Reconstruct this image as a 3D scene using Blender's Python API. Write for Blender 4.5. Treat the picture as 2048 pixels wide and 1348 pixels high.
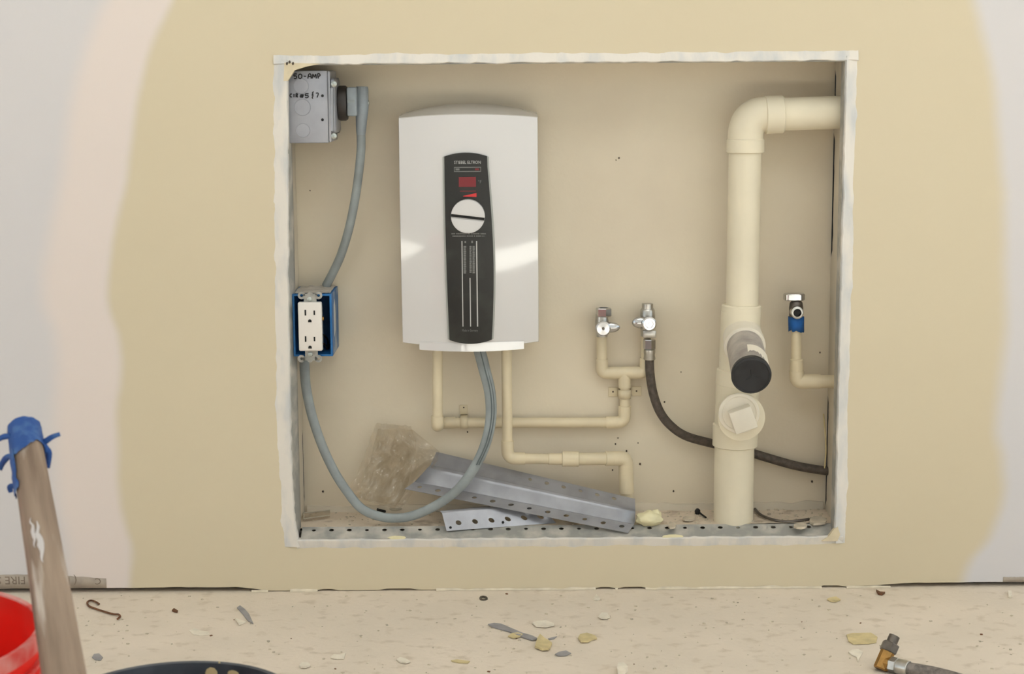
import bpy, bmesh, math, random
from mathutils import Vector, Matrix, noise
random.seed(7)
sc = bpy.context.scene
for o in list(bpy.data.objects): bpy.data.objects.remove(o)
C = sc.collection
PI = math.pi

# ------------------------------------------------------------------ camera
F = 3356.0; PITCH = math.radians(8.94); ROLL = math.radians(0.4)
CAM = Vector((0, -2.45, 0.773))
fw = Vector((0, math.cos(PITCH), -math.sin(PITCH))); rt = Vector((1, 0, 0)); up = rt.cross(fw)
R_ = rt*math.cos(ROLL) - up*math.sin(ROLL); U_ = up*math.cos(ROLL) + rt*math.sin(ROLL)
cd = bpy.data.cameras.new('camera'); cam = bpy.data.objects.new('camera', cd); C.objects.link(cam)
m = Matrix((R_, U_, -fw)).transposed().to_4x4(); m.translation = CAM; cam.matrix_world = m
cd.sensor_width = 36; cd.lens = F/2048*36; cd.clip_start = .05
cd.dof.use_dof = True; cd.dof.focus_distance = 2.52; cd.dof.aperture_fstop = 15
sc.camera = cam

# ------------------------------------------------------------------ world, sun, exposure
w = bpy.data.worlds.new('world'); sc.world = w; w.use_nodes = True
bg = w.node_tree.nodes['Background']; bg.inputs[0].default_value = (.82, .94, 1.0, 1); bg.inputs[1].default_value = 2.9
sd = bpy.data.lights.new('sun', 'SUN'); sd.energy = 98; sd.angle = math.radians(.6); sd.color = (.86, .95, 1.0)
sun = bpy.data.objects.new('sun', sd); C.objects.link(sun)
SUN_EL, SUN_AZ = math.radians(35), math.radians(16)          # low sun, coming in from behind and a little right
sdir = Vector((-math.sin(SUN_AZ)*math.cos(SUN_EL), math.cos(SUN_AZ)*math.cos(SUN_EL), -math.sin(SUN_EL)))
sun.rotation_euler = sdir.to_track_quat('-Z', 'Y').to_euler()
sun.location = (1.5, -6, 3)
ld = bpy.data.lights.new('overhead_fill', 'AREA'); ld.shape = 'RECTANGLE'; ld.size = 2.4; ld.size_y = 1.2; ld.energy = 42; ld.color = (.86, .95, 1.0)
fill = bpy.data.objects.new('overhead_fill', ld); C.objects.link(fill); fill.location = (.3, -2.2, 2.66)       # fill light added to lift the floor; no fixture modelled
vs = sc.view_settings
vs.view_transform = 'Standard'; vs.look = 'None'; vs.gamma = 1; vs.use_curve_mapping = False; vs.exposure = -1.2
sc.cycles.use_denoising = True
sc.cycles.max_bounces = 10; sc.cycles.diffuse_bounces = 6; sc.cycles.caustics_reflective = False; sc.cycles.caustics_refractive = False
sc.cycles.sample_clamp_indirect = 12

# ------------------------------------------------------------------ helpers
def ray(u, v): return fw*F + R_*(u-1024) + U_*(674-v)
def P(u, v, Y=0.0):
    d = ray(u, v); return CAM + d*((Y-CAM.y)/d.y)
def FZ(u, v, z=0.0):
    d = ray(u, v); return CAM + d*((z-CAM.z)/d.z)
def px(n, Y=.05): return n*(Y-CAM.y)/F*1.0

def lin(c):
    c = c/255.0
    return c/12.92 if c <= .04045 else ((c+.055)/1.055)**2.4
def rgb(t): return (lin(t[0]), lin(t[1]), lin(t[2]), 1)

def mat(name, col, rough=.6, metal=0.0, var=0.0, scale=30.0, col2=None, bump=0.0, bscale=80.0, spec=.5, coat=0.0, stretch=None, lo=.35, hi=.65, detail=6):
    M = bpy.data.materials.new(name); M.use_nodes = True
    nt = M.node_tree; b = nt.nodes['Principled BSDF']
    b.inputs['Roughness'].default_value = rough; b.inputs['Metallic'].default_value = metal
    b.inputs['Specular IOR Level'].default_value = spec; b.inputs['Coat Weight'].default_value = coat; b.inputs['Coat Roughness'].default_value = .06
    b.inputs['Base Color'].default_value = rgb(col)
    co = nt.nodes.new('ShaderNodeNewGeometry').outputs['Position']
    if stretch:
        mp = nt.nodes.new('ShaderNodeMapping'); mp.inputs['Scale'].default_value = stretch
        nt.links.new(co, mp.inputs['Vector']); co = mp.outputs[0]
    if var or col2:
        n = nt.nodes.new('ShaderNodeTexNoise'); n.inputs['Scale'].default_value = scale; n.inputs['Detail'].default_value = detail
        nt.links.new(co, n.inputs['Vector'])
        mr = nt.nodes.new('ShaderNodeMapRange'); mr.inputs['From Min'].default_value = lo; mr.inputs['From Max'].default_value = hi
        nt.links.new(n.outputs[0], mr.inputs['Value'])
        mx = nt.nodes.new('ShaderNodeMix'); mx.data_type = 'RGBA'
        mx.inputs[6].default_value = rgb(col)
        mx.inputs[7].default_value = rgb(col2) if col2 else rgb(tuple(max(0, c*(1-var)) for c in col))
        nt.links.new(mr.outputs[0], mx.inputs[0]); nt.links.new(mx.outputs[2], b.inputs['Base Color'])
    if bump:
        n2 = nt.nodes.new('ShaderNodeTexNoise'); n2.inputs['Scale'].default_value = bscale; n2.inputs['Detail'].default_value = 5
        nt.links.new(co, n2.inputs['Vector'])
        bp = nt.nodes.new('ShaderNodeBump'); bp.inputs['Strength'].default_value = bump; bp.inputs['Distance'].default_value = .002
        nt.links.new(n2.outputs[0], bp.inputs['Height']); nt.links.new(bp.outputs[0], b.inputs['Normal'])
    return M

def setp(o, label=None, cat=None, group=None, kind=None):
    if label: o['label'] = label
    if cat: o['category'] = cat
    if group: o['group'] = group
    if kind: o['kind'] = kind
    return o
def thing(name, label, cat, loc, group=None):
    o = bpy.data.objects.new(name, None); C.objects.link(o); o.location = loc; o.empty_display_size = .02
    return setp(o, label, cat, group)
ROOTLOC = {}
def wloc(o):
    v = Vector(o.location)
    return v if o.parent is None or True else v
def obj(name, geo, M, parent=None, smooth=35, label=None):
    V, Fc = geo
    V = [Vector(v) for v in V]
    lo = Vector((min(v.x for v in V), min(v.y for v in V), min(v.z for v in V)))
    hi = Vector((max(v.x for v in V), max(v.y for v in V), max(v.z for v in V)))
    c = (lo+hi)/2
    me = bpy.data.meshes.new(name); me.from_pydata([v-c for v in V], [], Fc); me.update()
    bm = bmesh.new(); bm.from_mesh(me); bmesh.ops.recalc_face_normals(bm, faces=bm.faces); bm.to_mesh(me); bm.free()
    if smooth:
        me.shade_smooth(); me.set_sharp_from_angle(angle=math.radians(smooth))
    me.materials.append(M)
    o = bpy.data.objects.new(name, me); C.objects.link(o); o.location = c
    if parent is not None:
        o.parent = parent; o.matrix_parent_inverse = Matrix.Translation(-worldpos(parent))
    if label: o['label'] = label
    return o
def worldpos(o):
    # every object here is only translated; a child's own location is stored in world terms
    return Vector(o.location)
def struct(name, geo, M, smooth=35):
    o = obj(name, geo, M, None, smooth); o['kind'] = 'structure'; return o
def join(*gs):
    V, Fc = [], []
    for g in gs:
        k = len(V); V += list(g[0]); Fc += [tuple(i+k for i in f) for f in g[1]]
    return V, Fc
def box(c, s, rot=None, bevel=0.0, seg=2):
    bm = bmesh.new(); bmesh.ops.create_cube(bm, size=1)
    for v in bm.verts: v.co = Vector((v.co.x*s[0], v.co.y*s[1], v.co.z*s[2]))
    if bevel: bmesh.ops.bevel(bm, geom=bm.edges[:], offset=bevel, segments=seg, affect='EDGES', profile=.5)
    V = []
    bm.verts.index_update()
    for v in bm.verts:
        p = v.co.copy()
        if rot: p = rot @ p
        V.append(p+Vector(c))
    Fc = [tuple(v.index for v in f.verts) for f in bm.faces]; bm.free()
    return V, Fc
def bounds(x0, x1, y0, y1, z0, z1, bevel=0.0, seg=2):
    return box(((x0+x1)/2, (y0+y1)/2, (z0+z1)/2), (x1-x0, y1-y0, z1-z0), None, bevel, seg)
def catmull(pts, k=8):
    pts = [Vector(p) for p in pts]; out = []
    for i in range(len(pts)-1):
        p0 = pts[max(i-1, 0)]; p1 = pts[i]; p2 = pts[i+1]; p3 = pts[min(i+2, len(pts)-1)]
        for j in range(k):
            t = j/k
            out.append(.5*((2*p1)+(p2-p0)*t+(2*p0-5*p1+4*p2-p3)*t*t+(3*p1-p0-3*p2+p3)*t**3))
    return out+[pts[-1]]
def fillet(pts, r, k=6):
    pts = [Vector(p) for p in pts]; out = [pts[0]]
    for i in range(1, len(pts)-1):
        a = (pts[i-1]-pts[i]); b = (pts[i+1]-pts[i]); rr = min(r, a.length*.49, b.length*.49)
        A = pts[i]+a.normalized()*rr; B = pts[i]+b.normalized()*rr
        for j in range(k+1):
            t = j/k; out.append(A*(1-t)**2+pts[i]*2*t*(1-t)+B*t*t)
    return out+[pts[-1]]
def tube(path, r, n=16, caps=True, prof=None, ref=None):
    """sweep a circle (or the 2-D profile prof) along path; r is one radius or one per point"""
    path = [Vector(p) for p in path]; N = len(path); V, Fc = [], []
    rs = r if isinstance(r, (list, tuple)) else [r]*N
    t0 = (path[1]-path[0]).normalized()
    if ref is None:
        ref0 = Vector((0, 0, 1)) if abs(t0.z) < .9 else Vector((0, 1, 0)); a = (ref0-t0*ref0.dot(t0)).normalized()
    for i in range(N):
        t = (path[min(i+1, N-1)]-path[max(i-1, 0)]).normalized()
        if ref is not None: a = (Vector(ref)-t*Vector(ref).dot(t)).normalized()
        else: a = (a-t*a.dot(t)).normalized()
        b = t.cross(a)
        pr = prof or [(math.cos(2*PI*k/n), math.sin(2*PI*k/n)) for k in range(n)]
        for (x, y) in pr: V.append(path[i]+(a*y+b*x)*rs[i])
    n = len(pr)
    for i in range(N-1):
        for k in range(n):
            Fc.append((i*n+k, i*n+(k+1) % n, (i+1)*n+(k+1) % n, (i+1)*n+k))
    if caps: Fc += [tuple(range(n-1, -1, -1)), tuple(range((N-1)*n, N*n))]
    return V, Fc
def lathe(prof, o, axis, n=24, close=True, ph=0.0):
    """prof: (height along axis, radius) pairs"""
    o = Vector(o); ax = Vector(axis).normalized()
    r0 = Vector((0, 0, 1)) if abs(ax.z) < .9 else Vector((1, 0, 0)); a = (r0-ax*r0.dot(ax)).normalized(); b = ax.cross(a)
    V, Fc = [], []
    for h, r in prof:
        for k in range(n):
            t = 2*PI*k/n+ph; V.append(o+ax*h+(a*math.cos(t)+b*math.sin(t))*max(r, 1e-6))
    for i in range(len(prof)-1):
        for k in range(n): Fc.append((i*n+k, i*n+(k+1) % n, (i+1)*n+(k+1) % n, (i+1)*n+k))
    if close:
        Fc += [tuple(range(n-1, -1, -1)), tuple(range((len(prof)-1)*n, len(prof)*n))]
    return V, Fc
def cyl(o, axis, r, h, n=24, bev=.0006): return lathe([(0, r-bev), (bev, r), (h-bev, r), (h, r-bev)], o, axis, n)
def hexnut(o, axis, r, h, rot=0): return lathe([(0, r*.93), (r*.1, r), (h-r*.1, r), (h, r*.93)], o, axis, 6, True, -.26+rot)
def grid(fn, nu, nv, thick=0.0):
    V = [fn(i/nu, j/nv) for j in range(nv+1) for i in range(nu+1)]
    Fc = [(j*(nu+1)+i, j*(nu+1)+i+1, (j+1)*(nu+1)+i+1, (j+1)*(nu+1)+i) for j in range(nv) for i in range(nu)]
    return V, Fc
def prism(poly, o, ux, uy, uz, h, bevel=0.0):
    """poly in (ux, uy), pushed h along uz"""
    bm = bmesh.new()
    vs_ = [bm.verts.new(Vector((p[0], p[1], 0))) for p in poly]; f = bm.faces.new(vs_)
    r = bmesh.ops.extrude_face_region(bm, geom=[f])
    for e in r['geom']:
        if isinstance(e, bmesh.types.BMVert): e.co.z += h
    if bevel:
        bm.normal_update()
        bmesh.ops.bevel(bm, geom=[e for e in bm.edges if abs(e.verts[0].co.z-e.verts[1].co.z) < 1e-9 and e.verts[0].co.z > h/2], offset=bevel, segments=2, affect='EDGES')
    bm.verts.index_update()
    V = [Vector(o)+Vector(ux)*v.co.x+Vector(uy)*v.co.y+Vector(uz)*v.co.z for v in bm.verts]
    Fc = [tuple(v.index for v in f.verts) for f in bm.faces]; bm.free()
    return V, Fc
def perforated(mapf, L, W, holes, n=12):
    """strip L x W with real round holes (x, y, r); mapf(x, y) -> world"""
    V, Fc = [], []
    hs = sorted(holes); cuts = [0.0]+[(hs[i][0]+hs[i+1][0])/2 for i in range(len(hs)-1)]+[L]
    for i, (hx, hy, r) in enumerate(hs):
        x0, x1 = cuts[i], cuts[i+1]
        segs = []
        ang = sorted([2*PI*k/n for k in range(n)]+[math.atan2(y-hy, x-hx) % (2*PI) for x in (x0, x1) for y in (0, W)])
        k0 = len(V)
        for a in ang:
            c, s = math.cos(a), math.sin(a)
            t = min([((x1-hx)/c if c > 1e-9 else (x0-hx)/c if c < -1e-9 else 1e9), ((W-hy)/s if s > 1e-9 else -hy/s if s < -1e-9 else 1e9)])
            V.append(mapf(hx+c*r, hy+s*r)); V.append(mapf(hx+c*t, hy+s*t))
        q = len(ang)
        for k in range(q):
            a, b = k0+2*k, k0+2*((k+1) % q); Fc.append((a, a+1, b+1, b))
    return V, Fc
def solid(o, t, off=0.0):
    s = o.modifiers.new('thickness', 'SOLIDIFY'); s.thickness = t; s.offset = off; return o
def text(body, size, o, ux, uy, extrude=.0002, align='CENTER'):
    cu = bpy.data.curves.new('t', 'FONT'); cu.body = body; cu.size = size; cu.extrude = extrude; cu.align_x = align; cu.align_y = 'CENTER'; cu.resolution_u = 2
    ob = bpy.data.objects.new('t', cu); C.objects.link(ob); dg = bpy.context.evaluated_depsgraph_get(); dg.update()
    me = bpy.data.meshes.new_from_object(ob.evaluated_get(dg)); uz = Vector(ux).cross(Vector(uy))
    V = [Vector(o)+Vector(ux)*v.co.x+Vector(uy)*v.co.y+uz*v.co.z for v in me.vertices]; Fc = [tuple(p.vertices) for p in me.polygons]
    bpy.data.objects.remove(ob); bpy.data.curves.remove(cu); bpy.data.meshes.remove(me)
    return V, Fc
def blob(c, rx, ry, rz, seed=0, amp=.25, n=14, fr=2.0):
    V, Fc = [], []
    for i in range(n+1):
        for j in range(n*2):
            th = PI*i/n; ph = PI*j/n; d = Vector((math.sin(th)*math.cos(ph), math.sin(th)*math.sin(ph), math.cos(th)))
            k = 1+amp*noise.noise(d*fr+Vector((seed*3.1, seed, 0)))
            V.append(Vector(c)+Vector((d.x*rx*k, d.y*ry*k, d.z*rz*k)))
    m_ = n*2
    for i in range(n):
        for j in range(m_): Fc.append((i*m_+j, i*m_+(j+1) % m_, (i+1)*m_+(j+1) % m_, (i+1)*m_+j))
    return V, Fc
def nz(*a): return noise.noise(Vector(a))

X = Vector((1, 0, 0)); Y_ = Vector((0, 1, 0)); Z = Vector((0, 0, 1)); NY = Vector((0, -1, 0))
YB = .115                      # depth of the recess behind the wall face (wall face is y = 0)
OX0, OX1, OZ0, OZ1 = -.3225, .4845, .080, .788     # opening in the drywall
NX0, NX1 = -.3275, .4905       # inner sides of the recess
NF = .0925                      # recess floor height

# ------------------------------------------------------------------ materials
M = {}
M['reveal'] = mat('recess_drywall', (218, 208, 190), .85, var=.10, scale=7, bump=.15, bscale=120)
M['white_paint'] = mat('white_ceiling_paint', (228, 226, 222), .9)
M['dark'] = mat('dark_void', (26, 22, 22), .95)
M['compound'] = mat('joint_compound', (226, 220, 212), .8, col2=(196, 198, 200), scale=34, stretch=(1, 1, .35), bump=.4, bscale=90, lo=.45, hi=.72)
M['galv'] = mat('galvanised_steel', (168, 169, 176), .36, .4, var=.12, scale=22, bump=.08, bscale=60)
M['galv_dull'] = mat('dull_galvanised_steel', (158, 157, 152), .65, .2, col2=(202, 196, 186), scale=28, lo=.45, hi=.68)
M['concrete'] = None
M['cpvc'] = mat('cream_pipe_plastic', (222, 208, 178), .42, var=.05, scale=18, spec=.45)
M['pvc'] = mat('ivory_drain_plastic', (231, 221, 197), .45, var=.05, scale=10, spec=.45)
M['pvc_white'] = mat('white_fitting_plastic', (236, 228, 212), .5, var=.05, scale=20)
M['cable'] = mat('grey_cable_jacket', (150, 157, 158), .5, var=.12, scale=30, bump=.05)
M['heater_white'] = mat('glossy_white_plastic', (214, 212, 212), .07, spec=.6, coat=.35)
M['heater_grey'] = mat('grey_panel_edge', (170, 172, 168), .4)
M['panel_black'] = mat('black_panel', (30, 30, 29), .42, col2=(48, 50, 46), scale=26, lo=.5, hi=.75)
M['print'] = mat('pale_print', (190, 190, 188), .6)
M['print_grey'] = mat('grey_print', (118, 118, 116), .6)
M['red_window'] = mat('dark_red_display', (122, 34, 42), .3)
M['red'] = mat('red_print', (205, 45, 48), .4)
M['slot'] = mat('black_slot', (14, 13, 13), .7)
M['chrome'] = mat('chrome', (200, 200, 202), .2, 1.0)
M['brushed'] = mat('brushed_chrome', (205, 203, 198), .3, 1.0, var=.15, scale=60)
M['hose'] = mat('dark_braided_hose', (92, 82, 74), .55, var=.25, scale=160, bump=.5, bscale=500, spec=.4)
M['steel_hose'] = mat('grey_braided_hose', (140, 132, 126), .5, .3, var=.25, scale=160, bump=.5, bscale=500)
M['blue'] = mat('blue_plastic', (32, 112, 178), .5, var=.15, scale=30)
M['blue_dusty'] = mat('dusty_blue_plastic', (56, 100, 150), .65, col2=(150, 158, 166), scale=26, lo=.46, hi=.68)
M['tape'] = mat('blue_masking_tape', (20, 92, 168), .7, var=.2, scale=60)
M['tape_dark'] = mat('dark_blue_tape', (30, 72, 136), .75, col2=(76, 112, 160), scale=70, bump=.4, bscale=140, lo=.5, hi=.75)
M['outlet'] = mat('white_outlet_plastic', (228, 222, 216), .4)
M['zinc'] = mat('zinc_strap', (190, 196, 192), .35, .85, var=.12, scale=90)
M['copper'] = mat('copper_wire', (190, 110, 70), .35, 1.0)
M['black_rubber'] = mat('black_cap', (40, 41, 45), .5, var=.3, scale=60)
M['grey_rubber'] = mat('grey_coupling', (150, 142, 136), .7, col2=(186, 178, 168), scale=36)
M['receptacle'] = mat('dark_brown_receptacle', (52, 47, 44), .5)
M['plug'] = mat('grey_plug', (146, 154, 160), .5, var=.1, scale=40)
M['foam'] = mat('cream_foam', (235, 226, 186), .6, var=.06, scale=40)
M['chip'] = mat('tan_paint_chip', (216, 198, 150), .7, var=.1, scale=60)
M['chip_pale'] = mat('pale_paint_chip', (236, 227, 210), .75, var=.08, scale=60)
M['plaster'] = mat('plaster_crumb', (210, 198, 178), .9, var=.15, scale=60)
M['grey_chip'] = mat('grey_strip', (158, 155, 156), .7, var=.1, scale=60)
M['rust'] = mat('rusty_wire', (128, 84, 54), .8, var=.3, scale=120)
M['wood'] = mat('weathered_wood', (168, 142, 118), .8, col2=(118, 92, 72), scale=16, stretch=(3, 3, .7), bump=.3, bscale=60, lo=.38, hi=.62)
M['splash'] = mat('dried_white_paint', (190, 184, 182), .7)
M['red_plastic'] = mat('red_bucket_plastic', (250, 56, 44), .38, col2=(244, 84, 70), scale=14, lo=.45, hi=.7)
M['red_scuffed'] = mat('paint_smeared_red', (222, 70, 62), .6, col2=(232, 190, 182), scale=20, lo=.42, hi=.62)
M['bucket_black'] = mat('black_bucket_plastic', (52, 58, 66), .5, col2=(78, 84, 92), scale=30)
M['brass'] = mat('brass', (190, 146, 84), .35, .85, var=.2, scale=60)
M['old_steel'] = mat('tarnished_steel', (122, 114, 106), .45, .7, var=.2, scale=60)
M['marker'] = mat('black_marker', (28, 26, 28), .8)
M['paper_band'] = mat('grey_paper_edge', (178, 166, 152), .9, col2=(160, 148, 136), scale=40)
M['paper_ink'] = mat('faded_ink', (128, 114, 102), .9)
M['box_galv'] = mat('galvanised_box', (152, 154, 162), .5, .4, col2=(170, 172, 180), scale=18)
M['seam'] = mat('dark_cable_seam', (96, 104, 106), .6)
M['clear_grey'] = mat('dusty_clear_plastic', (186, 178, 160), .4, var=.1, scale=60)
M['straw'] = mat('dark_straw', (86, 74, 64), .9)

def pole_wood(axis):
    Mm = bpy.data.materials.new('paint_streaked_wood'); Mm.use_nodes = True; nt = Mm.node_tree; L = nt.links; N = nt.nodes
    b = N['Principled BSDF']; b.inputs['Roughness'].default_value = .75
    pos = N.new('ShaderNodeNewGeometry').outputs['Position']
    dt = N.new('ShaderNodeVectorMath'); dt.operation = 'DOT_PRODUCT'; L.new(pos, dt.inputs[0]); dt.inputs[1].default_value = axis
    sl = N.new('ShaderNodeVectorMath'); sl.operation = 'SCALE'; sl.inputs[0].default_value = axis*.90; L.new(dt.outputs['Value'], sl.inputs['Scale'])
    sb = N.new('ShaderNodeVectorMath'); sb.operation = 'SUBTRACT'; L.new(pos, sb.inputs[0]); L.new(sl.outputs[0], sb.inputs[1])
    def layer(scale, lo, hi, col, prev):
        n = N.new('ShaderNodeTexNoise'); n.inputs['Scale'].default_value = scale; n.inputs['Detail'].default_value = 5; L.new(sb.outputs[0], n.inputs['Vector'])
        r = N.new('ShaderNodeMapRange'); r.inputs['From Min'].default_value = lo; r.inputs['From Max'].default_value = hi; L.new(n.outputs[0], r.inputs['Value'])
        m_ = N.new('ShaderNodeMix'); m_.data_type = 'RGBA'; m_.inputs[7].default_value = rgb(col); L.new(r.outputs[0], m_.inputs[0])
        if isinstance(prev, tuple): m_.inputs[6].default_value = rgb(prev)
        else: L.new(prev, m_.inputs[6])
        return m_.outputs[2]
    c = layer(55, .35, .65, (106, 87, 72), (152, 132, 114)); c = layer(90, .60, .78, (196, 186, 176), c)
    L.new(c, b.inputs['Base Color'])
    return Mm
def film_mat():
    Mm = bpy.data.materials.new('clear_plastic_film'); Mm.use_nodes = True; nt = Mm.node_tree; N = nt.nodes; L = nt.links
    N.remove(N['Principled BSDF'])
    tr = N.new('ShaderNodeBsdfTransparent'); tr.inputs[0].default_value = rgb((248, 244, 238))
    df = N.new('ShaderNodeBsdfDiffuse'); df.inputs[0].default_value = rgb((216, 210, 198))
    gl = N.new('ShaderNodeBsdfGlossy'); gl.inputs['Roughness'].default_value = .14
    n = N.new('ShaderNodeTexNoise'); n.inputs['Scale'].default_value = 26; n.inputs['Detail'].default_value = 4; L.new(N.new('ShaderNodeNewGeometry').outputs['Position'], n.inputs['Vector'])
    mr = N.new('ShaderNodeMapRange'); mr.inputs['From Min'].default_value = .3; mr.inputs['From Max'].default_value = .7; mr.inputs['To Min'].default_value = .04; mr.inputs['To Max'].default_value = .20; L.new(n.outputs[0], mr.inputs['Value'])
    m1 = N.new('ShaderNodeMixShader'); L.new(mr.outputs[0], m1.inputs[0]); L.new(tr.outputs[0], m1.inputs[1]); L.new(df.outputs[0], m1.inputs[2])
    lw = N.new('ShaderNodeLayerWeight'); lw.inputs['Blend'].default_value = .35
    fr = N.new('ShaderNodeMapRange'); fr.inputs['To Min'].default_value = .05; fr.inputs['To Max'].default_value = .34; L.new(lw.outputs['Facing'], fr.inputs['Value'])
    m2 = N.new('ShaderNodeMixShader'); L.new(fr.outputs[0], m2.inputs[0]); L.new(m1.outputs[0], m2.inputs[1]); L.new(gl.outputs[0], m2.inputs[2])
    L.new(m2.outputs[0], N['Material Output'].inputs[0])
    return Mm
M['film'] = film_mat()
def translucent(Mm, col, k):
    nt = Mm.node_tree; b = nt.nodes['Principled BSDF']; tl = nt.nodes.new('ShaderNodeBsdfTranslucent'); tl.inputs[0].default_value = rgb(col)
    mx = nt.nodes.new('ShaderNodeMixShader'); mx.inputs[0].default_value = k
    nt.links.new(b.outputs[0], mx.inputs[1]); nt.links.new(tl.outputs[0], mx.inputs[2]); nt.links.new(mx.outputs[0], nt.nodes['Material Output'].inputs[0])
translucent(M['red_plastic'], (250, 60, 48), .5); translucent(M['red_scuffed'], (250, 90, 80), .35)

def wall_mat():
    """bare drywall with a tan-painted field around the opening; the field's uneven edges follow two curves x(z)"""
    Mm = bpy.data.materials.new('painted_drywall'); Mm.use_nodes = True; nt = Mm.node_tree; L = nt.links; N = nt.nodes
    b = N['Principled BSDF']; b.inputs['Roughness'].default_value = .8; b.inputs['Specular IOR Level'].default_value = .3
    geo = N.new('ShaderNodeNewGeometry'); sx = N.new('ShaderNodeSeparateXYZ'); L.new(geo.outputs['Position'], sx.inputs[0])
    def math_(op, a, c=None, d=None):
        n = N.new('ShaderNodeMath'); n.operation = op
        for i, q in enumerate((a, c, d)):
            if q is None: continue
            if isinstance(q, (int, float)): n.inputs[i].default_value = q
            else: L.new(q, n.inputs[i])
        return n.outputs[0]
    wob = N.new('ShaderNodeTexNoise'); wob.inputs['Scale'].default_value = 9; wob.inputs['Detail'].default_value = 3; L.new(geo.outputs['Position'], wob.inputs['Vector'])
    zn = math_('DIVIDE', sx.outputs[2], 1.0)
    def curve(pts, x0, x1):
        n = N.new('ShaderNodeFloatCurve'); cv = n.mapping.curves[0]
        q = sorted(((P(u, v).z, (P(u, v).x-x0)/(x1-x0)) for u, v in pts))
        q = [(max(0, min(1, a)), c) for a, c in q]
        cv.points[0].location = q[0]; cv.points[1].location = q[-1]
        for a in q[1:-1]: cv.points.new(*a)
        n.mapping.update(); L.new(zn, n.inputs['Value'])
        return math_('MULTIPLY_ADD', n.outputs[0], x1-x0, x0)
    left = curve([(345, 0), (303, 100), (275, 200), (255, 340), (228, 480), (214, 590), (240, 680), (236, 850), (243, 1000), (262, 1110), (255, 1176)], -.75, -.40)
    right = curve([(1948, 0), (1985, 150), (2002, 300), (2012, 500), (2010, 640), (1995, 850), (2008, 950), (1985, 1060), (1930, 1150), (1925, 1180)], .60, .85)
    ws = math_('MULTIPLY_ADD', wob.outputs[0], .016, -.008)
    def step(e, w_):
        n = N.new('ShaderNodeMapRange'); n.interpolation_type = 'SMOOTHSTEP'; n.inputs['From Min'].default_value = -w_; n.inputs['From Max'].default_value = w_
        L.new(e, n.inputs['Value']); return n.outputs[0]
    mL = step(math_('ADD', math_('SUBTRACT', sx.outputs[0], left), ws), .010)
    mR = step(math_('ADD', math_('SUBTRACT', right, sx.outputs[0]), ws), .016)
    mask = math_('MULTIPLY', mL, mR)
    # broad, faint wear of the bare board
    n1 = N.new('ShaderNodeTexNoise'); n1.inputs['Scale'].default_value = 2.6; n1.inputs['Detail'].default_value = 4; L.new(geo.outputs['Position'], n1.inputs['Vector'])
    bare = N.new('ShaderNodeMix'); bare.data_type = 'RGBA'; bare.inputs[6].default_value = rgb((218, 212, 211)); bare.inputs[7].default_value = rgb((207, 206, 210)); L.new(n1.outputs[0], bare.inputs[0])
    edge = step(math_('SUBTRACT', math_('ABSOLUTE', math_('SUBTRACT', sx.outputs[0], math_('SUBTRACT', left, .045))), .05), .02)   # skim of compound beside the paint
    skim = N.new('ShaderNodeMix'); skim.data_type = 'RGBA'; skim.inputs[6].default_value = rgb((226, 214, 208)); L.new(edge, skim.inputs[0]); L.new(bare.outputs[2], skim.inputs[7])
    tan = N.new('ShaderNodeMix'); tan.data_type = 'RGBA'; tan.inputs[6].default_value = rgb((215, 203, 177)); tan.inputs[7].default_value = rgb((209, 196, 169)); L.new(n1.outputs[0], tan.inputs[0])
    mx = N.new('ShaderNodeMix'); mx.data_type = 'RGBA'; L.new(mask, mx.inputs[0]); L.new(skim.outputs[2], mx.inputs[6]); L.new(tan.outputs[2], mx.inputs[7]); L.new(mx.outputs[2], b.inputs['Base Color'])
    n2 = N.new('ShaderNodeTexNoise'); n2.inputs['Scale'].default_value = 160; n2.inputs['Detail'].default_value = 3; L.new(geo.outputs['Position'], n2.inputs['Vector'])
    bp = N.new('ShaderNodeBump'); bp.inputs['Strength'].default_value = .06; bp.inputs['Distance'].default_value = .001; L.new(n2.outputs[0], bp.inputs['Height']); L.new(bp.outputs[0], b.inputs['Normal'])
    return Mm
M['wall'] = wall_mat()

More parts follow.
